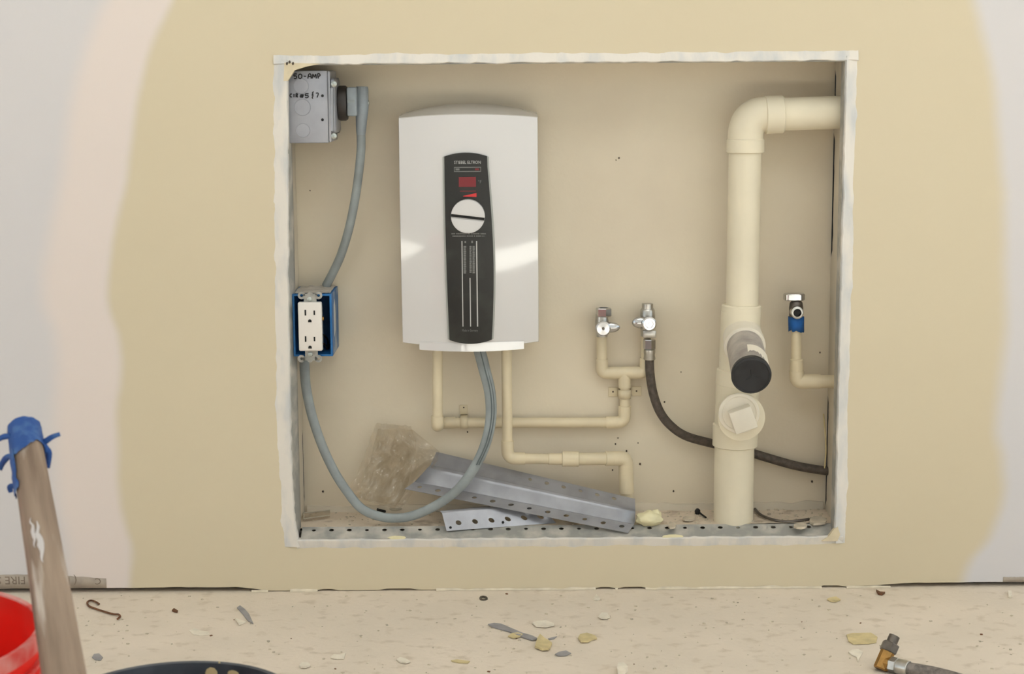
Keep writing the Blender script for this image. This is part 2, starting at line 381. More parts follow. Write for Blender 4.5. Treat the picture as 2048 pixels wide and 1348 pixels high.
def floor_mat(name, c1, c2, c3):
    Mm = bpy.data.materials.new(name); Mm.use_nodes = True; nt = Mm.node_tree; L = nt.links; N = nt.nodes
    b = N['Principled BSDF']; b.inputs['Roughness'].default_value = .85; b.inputs['Specular IOR Level'].default_value = .25
    geo = N.new('ShaderNodeNewGeometry'); pos = geo.outputs['Position']
    mp = N.new('ShaderNodeMapping'); mp.inputs['Scale'].default_value = (1, 1.3, 1); L.new(pos, mp.inputs['Vector'])
    def nzn(s, d, src, a, c):
        n = N.new('ShaderNodeTexNoise'); n.inputs['Scale'].default_value = s; n.inputs['Detail'].default_value = d; L.new(src, n.inputs['Vector'])
        r = N.new('ShaderNodeMapRange'); r.inputs['From Min'].default_value = a; r.inputs['From Max'].default_value = c; L.new(n.outputs[0], r.inputs['Value']); return n, r.outputs[0]
    _, f1 = nzn(6, 6, mp.outputs[0], .35, .65)
    _, f2 = nzn(38, 6, mp.outputs[0], .56, .70)
    n3, _ = nzn(120, 6, pos, 0, 1)
    a = N.new('ShaderNodeMix'); a.data_type = 'RGBA'; a.inputs[6].default_value = rgb(c1); a.inputs[7].default_value = rgb(c2); L.new(f1, a.inputs[0])
    c = N.new('ShaderNodeMix'); c.data_type = 'RGBA'; c.inputs[7].default_value = rgb(c3); L.new(a.outputs[2], c.inputs[6]); L.new(f2, c.inputs[0]); L.new(c.outputs[2], b.inputs['Base Color'])
    bp = N.new('ShaderNodeBump'); bp.inputs['Strength'].default_value = .5; bp.inputs['Distance'].default_value = .0025; L.new(n3.outputs[0], bp.inputs['Height']); L.new(bp.outputs[0], b.inputs['Normal'])
    return Mm
M['concrete'] = floor_mat('dusty_concrete', (225, 212, 196), (217, 205, 189), (206, 192, 174))
M['recess_floor'] = floor_mat('dusty_recess_floor', (222, 208, 190), (208, 194, 176), (182, 166, 150))

# ------------------------------------------------------------------ the room
CRACKS = [(P(u0, 1182).x, P(u1, 1182).x) for u0, u1 in ((636, 664), (760, 826), (1190, 1226), (1236, 1290), (1640, 1692))]   # short open cracks
def xbot(x):        # height of the drywall's lower edge above the slab: open joint at both sides, filled in the middle
    j = .0012*nz(x*23, 1.3, 0)+.0006*nz(x*90, 4, 0)
    for a, b in CRACKS:
        if a < x < b: return .0035
    if x < -.42: return .0075+j
    if x < -.36: return max(.0008, .0075*(-.36-x)/.06+j)
    if x < .50: return .0012+abs(j)*.4
    if x < .62: return .0006+.0065*(x-.5)/.12+abs(j)
    return .0068+j
HX0, HX1 = -.335, .489      # hole cut in the board, hidden under the bead
xs = sorted(set([-3.6, -2, -1.2, HX0, HX1, 1.3, 2.4, 4.2]+[round(-.9+i*.012, 4) for i in range(151)]))
V, Fc = [], []
def quad(x0, x1, a0, a1, b0, b1):
    k = len(V); V.extend([Vector((x0, 0, a0)), Vector((x1, 0, a1)), Vector((x1, 0, b1)), Vector((x0, 0, b0))]); Fc.append((k, k+1, k+2, k+3))
for x0, x1 in zip(xs, xs[1:]):
    z0, z1 = xbot(x0), xbot(x1)
    if x0 >= HX0-1e-6 and x1 <= HX1+1e-6:
        quad(x0, x1, z0, z1, OZ0, OZ0); quad(x0, x1, OZ1, OZ1, 2.7, 2.7)
    else:
        quad(x0, x1, z0, z1, OZ0, OZ0); quad(x0, x1, OZ0, OZ0, OZ1, OZ1); quad(x0, x1, OZ1, OZ1, 2.7, 2.7)
bm = bmesh.new(); vv = [bm.verts.new(v) for v in V]
for f in Fc: bm.faces.new([vv[i] for i in f])
bmesh.ops.remove_doubles(bm, verts=bm.verts, dist=1e-5)
r = bmesh.ops.extrude_face_region(bm, geom=bm.faces[:])
for e in r['geom']:
    if isinstance(e, bmesh.types.BMVert): e.co.y += .016
bm.verts.index_update()
wall_geo = ([v.co.copy() for v in bm.verts], [tuple(v.index for v in f.verts) for f in bm.faces]); bm.free()
wall_front = struct('wall_front', wall_geo, M['wall'], smooth=20)

floor_o = struct('floor', bounds(-3.6, 4.2, -5.0, .30, -.08, 0), M['concrete'], 0)
struct('ceiling', bounds(-3.6, 4.2, -5.0, .30, 2.7, 2.8), M['white_paint'], 0)
# left wall and rear wall (behind the camera); left opening added for fill light, rear ones shaped for a sun strip; right side left open to the daylight
struct('wall_left', join(bounds(-3.7, -3.6, -5.0, -4.2, 0, 2.8), bounds(-3.7, -3.6, -.8, .30, 0, 2.8), bounds(-3.7, -3.6, -4.2, -.8, 0, .6), bounds(-3.7, -3.6, -4.2, -.8, 2.3, 2.8)), M['white_paint'], 0)
WZ0, WZ1 = 1.68, 2.33
rear = [bounds(-3.7, 4.2, -5.12, -5, 0, WZ0), bounds(-3.7, 4.2, -5.12, -5, WZ1, 2.8)]
for xa, xb in ((-3.7, -3.0), (-.75, .05), (2.9, 4.2)): rear.append(bounds(xa, xb, -5.12, -5, WZ0, WZ1))
struct('wall_rear', join(*rear), M['white_paint'], 0)
# bottom plate and studs behind the drywall, coloured near black so the joints at the floor and in the corners read as shade
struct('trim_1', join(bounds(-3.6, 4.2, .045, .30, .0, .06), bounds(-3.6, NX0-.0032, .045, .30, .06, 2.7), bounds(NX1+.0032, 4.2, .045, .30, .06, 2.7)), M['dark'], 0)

# the recess
def back_fn(s, t):
    x = NX0-.0003+(NX1-NX0+.0006)*s; z = .05+(.83-.05)*t
    return Vector((x, YB+.0006*nz(x*6, z*6, 0), z))
M['back'] = mat('recess_back_drywall', (222, 211, 190), .85, col2=(214, 202, 182), scale=5, bump=.12, bscale=140)
wb = struct('wall_back', join(grid(back_fn, 40, 40), bounds(NX0-.0003, NX1+.0003, YB+.004, YB+.02, .05, .83)), M['back'])
def side(x, sgn, gaps):
    # a strip of board whose rear edge stops short of the back wall in places (dark joint)
    poly = []
    for i in range(61):
        z = .085+(.80-.085)*i/60
        g = .0012+.001*abs(nz(z*40, sgn, 0))
        for a, b_, wd in gaps:
            if a < z < b_: g = wd*(.75+.5*abs(nz(z*60, sgn*3, 1)))
        poly.append((YB-g, z))
    poly = [(.0155, .085)]+poly+[(.0155, .80)]
    return prism(poly, (x, 0, 0), (0, 1, 0), (0, 0, 1), (sgn, 0, 0), .0025)
def zz(v, u=1660, Y=YB): return P(u, v, Y).z
struct('wall_niche_left', side(NX0, -1, [(zz(1000, 610), zz(860, 610), .010)]), M['reveal'], 0)
struct('wall_niche_right', side(NX1, 1, [(zz(500), zz(270), .015), (zz(215), zz(140), .013), (zz(255), zz(215), .008), (zz(1000), zz(800), .012)]), M['reveal'], 0)
struct('ceiling_niche', bounds(NX0-.02, NX1+.02, .0155, YB+.02, .795, .81), M['reveal'], 0)
def nfl(s, t):
    x = NX0-.01+(NX1-NX0+.02)*s; y = .0255+(YB+.002-.0255)*t
    return Vector((x, y, NF+.0022*nz(x*14, y*20, 0)+.0012*nz(x*45, y*60, 2)))
struct('floor_niche', join(grid(nfl, 90, 16), bounds(NX0-.01, NX1+.01, .030, YB+.01, .06, NF-.006)), M['recess_floor'])
# ragged strip of board at the foot of the recess back wall
def ledge(s, t):
    x = NX0+.004+(NX1-NX0-.008)*s; h = .012+.004*nz(x*9, 2, 0)+.003*nz(x*40, 5, 0)
    pr = [(YB+.001, NF+h), (YB-.004, NF+h-.001), (YB-.006, NF-.004)]
    a = pr[min(2, int(round(t*2)))]
    return Vector((x, a[0], a[1]))
struct('baseboard_niche', grid(ledge, 120, 2), M['reveal'])

# corner bead: one strip with its coat of compound per side of the opening, with a metal inner flange
EDGE = [(.06, -.322), (.080, -.3245), (.1036, -.3284), (.18, -.3316), (.295, -.3307), (.445, -.3295), (.665, -.3241), (.79, -.3212), (.85, -.3205)]
def left_edge(z):       # the left side of the opening is not plumb
    for (a, b), (c, d) in zip(EDGE, EDGE[1:]):
        if a <= z <= c: return b+(d-b)*(z-a)/(c-a)
    return EDGE[0][1] if z < EDGE[0][0] else EDGE[-1][1]
def bead(axis, fixed, sgn, a0, a1, wdt, flange, seed, holes=None):
    """axis 'z': vertical side at x=fixed, sgn -1 = outer edge to the left; axis 'x': horizontal side at z=fixed"""
    n = 110
    prof = [(1.0, .0004), (.75, -.0008), (.45, -.0020), (.18, -.0032), (.03, -.0036), (-.03, -.0022), (-.045, .0015), (-.045, .010)]
    V, Fc = [], []
    for i in range(n+1):
        q = a0+(a1-a0)*i/n
        wv = wdt*(1+.22*nz(q*9, seed, 0)+.12*nz(q*40, seed, 3)); iv = .0016*nz(q*28, seed+9, 0)+.0012*nz(q*75, seed+4, 0)
        for k, (t, y) in enumerate(prof):
            off = sgn*(t*wv if t > 0 else t*.022)
            if t <= .03: off += sgn*iv*(1 if k < 7 else .2)
            yy = y+.0006*nz(q*60, k, seed)
            V.append(Vector(((left_edge(q) if sgn < 0 else fixed)+off, yy, q)) if axis == 'z' else Vector((q, yy, fixed+off)))
    m_ = len(prof)
    for i in range(n):
        for k in range(m_-1): Fc.append((i*m_+k, i*m_+k+1, (i+1)*m_+k+1, (i+1)*m_+k))
    return V, Fc
beads = []
for nm, args, u_ in (('trim_2', ('z', OX0, -1, OZ0-.010, OZ1+.006, .021, .03, 1), 0), ('trim_3', ('z', OX1, 1, OZ0-.010, OZ1+.006, .017, .03, 2), 0),
                 ('trim_4', ('x', OZ1, 1, OX0-.018, OX1+.017, .014, .03, 3), 0), ('trim_5', ('x', OZ0, -1, OX0-.004, OX1+.012, .0135, .03, 4), 0)):
    b_ = struct(nm, bead(*args), M['compound']); beads.append(b_)
fl = solid(obj('metal_flange', grid(lambda a, b: Vector((left_edge(OZ0+.004+(OZ1-OZ0-.006)*b)*(1-a)+(-.3240+.0025*b)*a, .002+.030*a, OZ0+.004+(OZ1-OZ0-.006)*b)), 4, 40), M['galv_dull'], beads[0]), .0008)
fl = obj('metal_flange', bounds(OX1-.0018, OX1-.0008, .002, .026, OZ0+.004, OZ1-.002), M['galv_dull'], beads[1], 0)
fl = obj('metal_flange', bounds(OX0+.002, OX1-.002, .002, .030, OZ1-.0018, OZ1-.0008), M['galv_dull'], beads[2], 0)
def flange_map(x, y):      # slopes up from the nose to the recess floor
    t = y/.034
    return Vector((OX0+.002+x, .0015+.0245*t, OZ0+.0008+.0122*t))
LF = OX1-OX0-.004
hl = []
i = 0
while True:
    hx = .018+i*.0268
    if hx > LF-.012: break
    hl.append((hx, .0245+.001*nz(i*3.3, 1, 1), .0038 if i % 3 else .0030)); i += 1
def perforated2(mapf, L_, W_, holes):
    g1 = perforated(lambda x, y: mapf(x, y+.017), L_, W_-.017, [(a, b-.017, c) for a, b, c in holes])
    g2 = grid(lambda s, t: mapf(s*L_, t*.017), 60, 4)
    return join(g1, g2)
o_ = obj('metal_flange', perforated2(flange_map, LF, .034, hl), M['galv_dull'], beads[3], 0); solid(o_, .0006)
# paint left in two corners of the opening
c1 = prism([(0, 0), (.052, -.002), (.030, -.006), (.014, -.011), (.004, -.026), (-.002, -.026)], (OX0-.002, -.0042, OZ1+.002), X, Z, Y_, .010, .001)
obj('corner_fill', c1, mat('tan_corner_paint', (222, 208, 178), .8, var=.08, scale=40), beads[0])
c2 = prism([(0, 0), (-.024, .0), (-.013, .008), (-.006, .018), (0, .022), (.004, .010)], (OX1+.003, -.0042, OZ0-.006), X, Z, Y_, .008, .001)
obj('corner_fill', c2, bpy.data.materials['tan_corner_paint'], beads[1])
for k, (u, v) in enumerate(((574, 127), (579, 124), (586, 127))):
    obj('nail_mark', blob(P(u, v, -.0042), .0016, .001, .0022, k, .4, 6), M['straw'], beads[0])

# paper edge band of the bare drywall, with its print upside down
for (u0, u1, va, vb) in ((-260, 212, 1149, 1171), (2006, 2120, 1154, 1166)):
    a = P(u0, va); b_ = P(u1, va); c = P(u1, vb-1); d = P(u0, vb-1)
    n = 40
    top = [Vector((a.x+(b_.x-a.x)*i/n, 0, a.z+(b_.z-a.z)*i/n+.0012*nz(i*.7, u0, 0)-(.006*max(0, i/n-.75)/.25 if u0 < 0 else 0))) for i in range(n+1)]
    V = []; Fc = []
    for t in top:
        zb = xbot(t.x)+.0004
        V += [Vector((t.x, -.0006, max(zb+.001, t.z))), Vector((t.x, -.0006, zb))]
    for i in range(n): Fc.append((2*i, 2*i+1, 2*i+3, 2*i+2))
    solid(obj('paper_band', (V, Fc), M['paper_band'], wall_front), .0004, 0)
obj('printed_lettering', join(text('FIRE S', .0175, P(22, 1160, -.0009), -X, -Z, .0001), text('( I', .0175, P(145, 1161, -.0009), -X, -Z, .0001), text('C', .014, P(196, 1162, -.0009), -X, -Z, .0001)), M['paper_ink'], wall_front, 0)

# ragged paint skin along the foot of the tan wall
V, Fc = [], []
n = 240
for i in range(n+1):
    x = -.43+(1.0)*i/n; h = .0026+.0028*abs(nz(x*14, 3, 0))+.002*nz(x*50, 8, 0); wd = .0015+.0075*max(0, nz(x*7, 2, 4))+.002*abs(nz(x*31, 5, 4))
    V += [Vector((x, -.0005, max(.0016, h))), Vector((x, -.0012-wd*.4, .0012)), Vector((x, -.0015-wd, .0004))]
for i in range(n):
    x = -.43+i/n
    if any(a-.002 < x < b for a, b in CRACKS) or (x < -.12 and nz(x*11, 9, 2) < .05): continue
    for k in (0, 1): Fc.append((3*i+k, 3*i+k+1, 3*i+k+4, 3*i+k+3))
struct('trim_6', (V, Fc), mat('paint_skin', (224, 212, 190), .8, var=.1, scale=50))

# ------------------------------------------------------------------ water heater
def water_heater():
    base = Vector((-.062, .06, .366))
    t = thing('water_heater', 'white wall-mounted tankless water heater with black control strip and round dial', 'water heater', base)
    hx0, hx1, cx = -.1632, .0392, -.062
    def front(s, q):       # s -1..1 across, q 0..1 up
        y = .004+.016*s*s+.0381*(q-.605)**2
        zb = .3755-.0055*(1-s*s); zt = .7085+.0055*(1-s*s)
        return Vector((cx+s*(hx1-hx0)/2, y, zb+(zt-zb)*q))
    n, mm = 40, 40
    V, Fc = grid(lambda a, b: front(2*a-1, b), n, mm)
    # rounded return and side skin back to the wall plate
    per = [(i, 0) for i in range(n)]+[(n, j) for j in range(mm)]+[(i, mm) for i in range(n, 0, -1)]+[(0, j) for j in range(mm, 0, -1)]
    idx = [j*(n+1)+i for i, j in per]; cz = .54
    def off(i, j, d, yy, lift=0):
        p = front(2*i/n-1, j/mm); dx = (1 if i == n else -1 if i == 0 else 0)*d; dz = (1 if j == mm else -1 if j == 0 else 0)*d
        s = 2*i/n-1
        up_ = lift*(.006+.008*(1-s*s)) if j == mm else 0
        return Vector((p.x+dx, max(p.y+.0005, yy) if yy < .03 else yy, p.z+dz+up_))
    prev = idx
    for d, dy, lf in ((.0008, .0022, 0), (.0008, .008, .05), (.0006, .060, .6), (0, .100, 1.0)):
        k = len(V); ring = []
        for (i, j) in per:
            p = front(2*i/n-1, j/mm)
            q_ = off(i, j, d, p.y+dy if dy < .02 else dy, lf); V.append(q_); ring.append(len(V)-1)
        for a in range(len(per)):
            b = (a+1) % len(per); Fc.append((prev[a], prev[b], ring[b], ring[a]))
        prev = ring
    Fc.append(tuple(prev))
    cov = obj('cover', (V, Fc), M['heater_white'], t, 40)
    # lower lip
    u0, u1 = P(838, 690, .014).x, P(1048, 690, .014).x
    def lip(a, b):
        s = 2*a-1; x = u0+(u1-u0)*a; xs_ = (x-cx)/((hx1-hx0)/2)
        return Vector((x, .0165+.014*xs_*xs_, .377-b*(.0115+.0022*(1-s*s))))
    g = grid(lip, 24, 4); k = len(g[0])
    V2 = list(g[0])+[Vector((v.x, .09, v.z)) for v in g[0]]
    F2 = list(g[1])+[tuple(i+k for i in f) for f in g[1]]
    nn = 25
    bnd = [i for i in range(nn)]+[j*nn+24 for j in range(1, 5)]+[4*nn+i for i in range(23, -1, -1)]+[j*nn for j in range(3, 0, -1)]
    for a in range(len(bnd)):
        p, q = bnd[a], bnd[(a+1) % len(bnd)]; F2.append((p, q, q+k, p+k))
    obj('lower_lip', (V2, F2), M['heater_white'], t, 40)
    obj('mounting_plate', bounds(hx0+.02, hx1-.02, .099, .1145, .40, .69, .002), M['heater_grey'], t)
    # control strip, follows the curve of the cover
    wl = lambda q: (891.5+(-1.5)*math.sin(PI*q)+5*(1-q)-(0 if q < .9 else 0), 976+9*math.sin(PI*min(1, q*.95+.1))+3*(1-q))
    PC = lambda q: .3815+(.6535-.3815)*q     # centre-line height
    def pf(a, q, o):
        ul, ur = wl(q); L_, R_x = P(ul, 500, .01).x, P(ur, 500, .01).x; x = L_+(R_x-L_)*a; s = 2*a-1
        z = PC(q)+(.0055*(1-s*s) if q > .98 else (-.0060*(1-s*s) if q < .02 else (2*q-1)*.0055*(1-s*s)))
        sx = (x-cx)/((hx1-hx0)/2); qq = (z-.3725)/(.714-.3725)
        return Vector((x, front(sx, qq).y-o, z))
    def slab(o, grow):
        g = grid(lambda a, b: pf((a-.5)*(1+grow)+.5, b, o), 14, 36); k = len(g[0]); V = list(g[0])+[Vector((v.x+math.copysign(.0008, v.x-cx), v.y+o+.004, v.z)) for v in g[0]]
        F_ = list(g[1]); nn = 15; mm_ = 37
        bnd = [i for i in range(nn)]+[j*nn+14 for j in range(1, mm_)]+[36*nn+i for i in range(13, -1, -1)]+[j*nn for j in range(35, 0, -1)]
        for a in range(len(bnd)):
            p, q = bnd[a], bnd[(a+1) % len(bnd)]; F_.append((p, q, q+k, p+k))
        return V, F_
    obj('panel_surround', slab(.0024, .075), M['heater_grey'], t, 40)
    pan = obj('control_panel', slab(.0045, 0), M['panel_black'], t, 40)
    def yz(z, x=cx):
        sx = (x-cx)/((hx1-hx0)/2); return front(sx, (z-.3725)/(.714-.3725)).y-.0047
    def pt(u, v, o=0.0):
        p = P(u, v, 0.0)
        for _ in range(3): p = P(u, v, yz(p.z, p.x)-o)
        return p
    def plate(u0, u1, v0, v1, h=.0004):     # a small printed or glazed rectangle lying on the panel
        a, b = pt(u0, v0), pt(u1, v1); y0, y1 = yz(a.z), yz(b.z)
        return prism([(a.x, a.z), (b.x, a.z), (b.x, b.z), (a.x, b.z)], (0, 0, 0), X, Z+Vector((0, 0, 0)), NY, h) if False else \
            ([Vector((x, y-o, z)) for o in (0, h) for x, z, y in ((a.x, a.z, y0), (b.x, a.z, y0), (b.x, b.z, y1), (a.x, b.z, y1))], [(0, 1, 2, 3), (4, 5, 6, 7), (0, 1, 5, 4), (1, 2, 6, 5), (2, 3, 7, 6), (3, 0, 4, 7)])
    p0 = pt(935, 325, .0001)
    tilt = (pt(935, 320)-pt(935, 330)).normalized()
    g = text('STIEBEL ELTRON', .0064, p0, X, tilt, .0001)
    V = [Vector((p0.x+(v.x-p0.x)*.80, v.y, v.z)) for v in g[0]]
    wd = max(v.x for v in V)-min(v.x for v in V); k = px(53, 0)/wd
    g = ([Vector((p0.x+(v.x-p0.x)*k, v.y, v.z)) for v in V], g[1])
    obj('brand_lettering', g, M['print'], pan, 0)
    fr = join(plate(908, 962, 334, 335.2), plate(908, 962, 342.2, 343.4), plate(908, 909.2, 334, 343.4), plate(960.8, 962, 334, 343.4))
    obj('badge_frame', fr, M['print_grey'], pan, 0)
    obj('badge_print', plate(911, 919, 336.8, 340.6), M['print_grey'], pan, 0)
    obj('badge_mark', plate(950, 958, 336.8, 340.4), M['red_window'], pan, 0)
    obj('display_window', plate(917.5, 952, 354, 373.5, .0008), M['red_window'], pan, 0)
    g1 = text('°F', .0062, pt(959.5, 364, .0002), X, tilt, .0001); obj('unit_lettering', g1, M['print_grey'], pan, 0)
    a, b, c, d = pt(926, 392), pt(953, 386), pt(953, 394), pt(926, 393)
    obj('power_wedge', ([q+NY*o for o in (0, .0005) for q in (a, b, c, d)], [(0, 1, 2, 3), (4, 5, 6, 7), (0, 1, 5, 4), (1, 2, 6, 5), (2, 3, 7, 6), (3, 0, 4, 7)]), M['red'], pan, 0)
    obj('wedge_line', plate(920, 952, 381.5, 383), M['red_window'], pan, 0)
    # dial
    kc = pt(936, 432); rr = px(34.2, 0)
    rot = math.radians(-7)
    ux = Vector((math.cos(rot), 0, math.sin(rot))); uz = Vector((-math.sin(rot), 0, math.cos(rot)))
    dial = obj('dial', lathe([(0, rr*1.0), (.006, rr), (.0075, rr*.985)], kc, NY, 40), M['heater_white'], t, 40)
    half = [(rr*.985*math.cos(a_), rr*.985*math.sin(a_)) for a_ in [PI*i/24 for i in range(25)]]
    def halfcap(pts, h0, h1):    # pillow-shaped half disc
        return prism(pts, kc+NY*h0, ux, uz, NY, h1-h0, .0014)
    up_pts = [(x, y) for x, y in half if y > .0012]; up_pts = [(rr*.98, .0012)]+up_pts+[(-rr*.98, .0012)]
    lo_pts = [(x, -y) for x, y in half if y > .0016]; lo_pts = [(-rr*.98, -.0030)]+[(p[0], p[1]) for p in reversed(lo_pts) if p[1] < -.0032]+[(rr*.98, -.0030)]
    obj('upper_grip', halfcap(up_pts, .007, .0135), M['heater_white'], dial, 60)
    obj('lower_face', halfcap(lo_pts, .007, .0092), M['heater_white'], dial, 60)
    obj('grip_shadow', box(kc+NY*.0085-uz*.0008, (rr*1.96, .003, .0040), Matrix((ux, Y_, uz)).transposed()), M['slot'], dial, 0)  # dark bar painted in for the shadow under the upper grip
    # print below the dial: two rows of tiny type, three pale rules, two columns of type
    rows = []
    random.seed(3)
    for v0, ua, ub in ((466.2, 903, 972), (470.9, 905, 970)):
        u = ua
        while u < ub:
            l = random.uniform(1.2, 3.0); rows.append(plate(u, min(ub, u+l), v0, v0+2.4)); u += l+(.5 if random.random() > .15 else 2)
    obj('fine_print', join(*rows), M['print_grey'], pan, 0)
    for ua, ub, va, vb in ((923, 925, 482, 653), (952, 954.5, 482, 653), (938.2, 940.2, 556, 653)):
        obj('rule_line', join(*[plate(ua+(va+(vb-va)*i/12-482)*.012, ub+(va+(vb-va)*i/12-482)*.012, va+(vb-va)*i/12, va+(vb-va)*(i+1)/12) for i in range(12)]), M['print'], pan, 0)
    cols = []
    for ua, ub in ((927, 932.5), (939, 943.5), (945, 950)):
        v = 492
        while v < 546:
            l = random.uniform(1.5, 4); cols.append(plate(ua, ub-random.uniform(0, 1), v, min(547, v+l))); v += l+.7
    cols += [plate(929, 932, 482, 486), plate(942.5, 946, 481.5, 486)]
    obj('column_print', join(*cols), M['print_grey'], pan, 0)
    p1 = pt(940, 661, .0001); g = text('Made in Germany', .005, p1, X, Z, .0001); wd = max(v.x for v in g[0])-min(v.x for v in g[0]); k = px(32, 0)/wd
    obj('origin_lettering', ([Vector((p1.x+(v.x-p1.x)*k, v.y, v.z)) for v in g[0]], g[1]), M['print_grey'], pan, 0)
water_heater()

# ------------------------------------------------------------------ 50 amp junction box with plug and cord
def junction_box():
    x0, x1 = P(574, 200, .014).x, P(656.5, 200, .014).x; zt, zb = P(615, 141, .014).z, P(615, 286.5, .014).z
    yf = .014
    t = thing('junction_box', 'galvanised metal junction box with handwritten marker notes in the upper left corner', 'electrical box', ((x0+x1)/2, .06, zb))
    obj('box_body', bounds(x0, x1, yf, .112, zb, zt, .0025, 2), M['box_galv'], t)
    for (u, v, r_) in ((602, 172, 18), (605, 214.5, 19.5), (606, 261, 16.5)):
        c = P(u, v, yf); rr = px(r_, yf)
        g = lathe([(0, rr*.86), (.0007, rr*.84), (.0007, rr*.80), (.0003, rr*.78)], c, NY, 28)
        kn = obj('knockout', g, M['box_galv'], t, 30)
    for v in (191.5, 239.5):
        obj('screw_hole', cyl(P(645, v, yf+.0004), NY, .0021, .0007, 12, .0001), M['slot'], t)
    # raised cover on the right-hand face
    xc = P(681.5, 200, .094).x; zt2, zb2 = P(668, 138, .03).z, P(668, 284.5, .03).z
    zt2 -= .003
    cov = obj('raised_cover', join(bounds(x1, x1+.0035, yf-.002, .100, zb2+.001, zt2, .0012), bounds(x1+.002, xc, yf+.003, .094, zb2+.012, zt2-.010, .006, 3)), M['galv'], t)
    for v in (168, 272):
        obj('cover_screw', join(lathe([(0, .0045), (.0022, .0042), (.0034, .0025), (.0036, .0001)], P(668, v, yf+.001), NY, 14)), M['zinc'], cov)
    obj('stamped_rib', tube([P(663.5, 176, yf+.0005), P(663.5, 262, yf+.0005)], .0024, 8), M['galv'], cov)
    # dark receptacle disc, axis to the right
    c = P(680, 206.5, .058); rr = px(34.5, .058)
    obj('receptacle', lathe([(-.002, rr*.96), (0, rr), (.0085, rr), (.0112, rr*.93)], c, X, 36), M['receptacle'], t)
    # marker notes written by hand
    S = {'5': [[(.85, 1), (.2, 1), (.15, .55), (.6, .6), (.8, .3), (.5, 0), (.1, .08)]], '0': [[(.45, 1), (.12, .7), (.15, .2), (.5, 0), (.88, .3), (.85, .8), (.45, 1)]],
         '-': [[(.2, .5), (.8, .5)]], 'A': [[(.05, 0), (.3, .9), (.75, .92), (.9, 0)], [(.15, .45), (.85, .45)]], 'M': [[(.0, 0), (.15, .95), (.5, .3), (.85, .95), (1, 0)]],
         'P': [[(.35, 0), (.15, .95), (.65, .95), (.75, .6), (.3, .45)]], 'C': [[(.85, .8), (.4, .9), (.1, .45), (.4, .05), (.85, .15)]], 'I': [[(.5, .9), (.5, 0)]],
         'R': [[(.15, 0), (.2, .95), (.7, .85), (.65, .55), (.25, .5), (.85, 0)]], '#': [[(.3, .0), (.4, .9)], [(.65, 0), (.75, .9)], [(.1, .6), (.95, .65)], [(.05, .3), (.9, .35)]],
         '&': [[(.75, 1.25), (.45, 1.0), (.6, .65), (.35, .5), (.6, .35), (.4, -.05), (.55, -.3)]], '7': [[(.1, .95), (.8, .95), (.45, 0)]]}
    def write(s, u0, v0, cw, ch, skew=0.0):
        gs = []
        for i, c_ in enumerate(s):
            for st in S.get(c_, []):
                pts = [P(u0+(i+.86*x)*cw, v0-y*ch+skew*i, yf-.0002) for x, y in st]
                gs.append(tube(catmull(pts, 3), .00085, 6))
        return join(*gs)
    obj('marker_lettering', write('50-AMP', 587, 157.5, 9.4, 9.5, -.1), M['marker'], t)
    obj('marker_lettering', join(write('CIR', 579.5, 194.5, 5.9, 7.5), write('#5', 599, 195.5, 10.5, 8.0), write('&', 621, 194.5, 10, 9), write('7', 631, 195, 8.5, 9)), M['marker'], t)
    # plug and cord
    p = thing('power_cord', 'grey right-angle plug with thick grey cord hanging from the junction box', 'power cord', P(722, 270, .058))
    a0, a1 = P(696, 203, .058).x, P(716, 203, .058).x; zt3, zb3 = P(705, 174, .058).z, P(705, 232, .058).z
    plug = obj('plug', bounds(a0, a1, .036, .080, zb3, zt3, .003), M['plug'], p)
    obj('plug_groove', bounds(a0+.001, a1-.003, .0355, .038, P(705, 205, .058).z, P(705, 199, .058).z), M['cable'], plug, 0)
    path = [P(724, 173, .058), P(724, 178, .058), P(724, 215, .057), P(723, 240, .057), P(722, 262, .057), P(722, 272, .057)]
    obj('plug_neck', tube(path, [.0085, .0094, .0098, .0085, .0074, .0064], 16, ref=Y_), M['plug'], plug)
    obj('retaining_screw', cyl(P(733, 206, .058), X, .004, .004, 10), M['zinc'], plug)
    cp = catmull([P(722, 268, .057), P(722, 300, .057), P(717, 350, .060), P(709, 405, .064), P(696, 465, .070), P(681, 512, .078), P(666, 545, .086), P(652, 572, .092)], 8)
    obj('cord', tube(cp, .0066, 16), M['cable'], p)
junction_box()

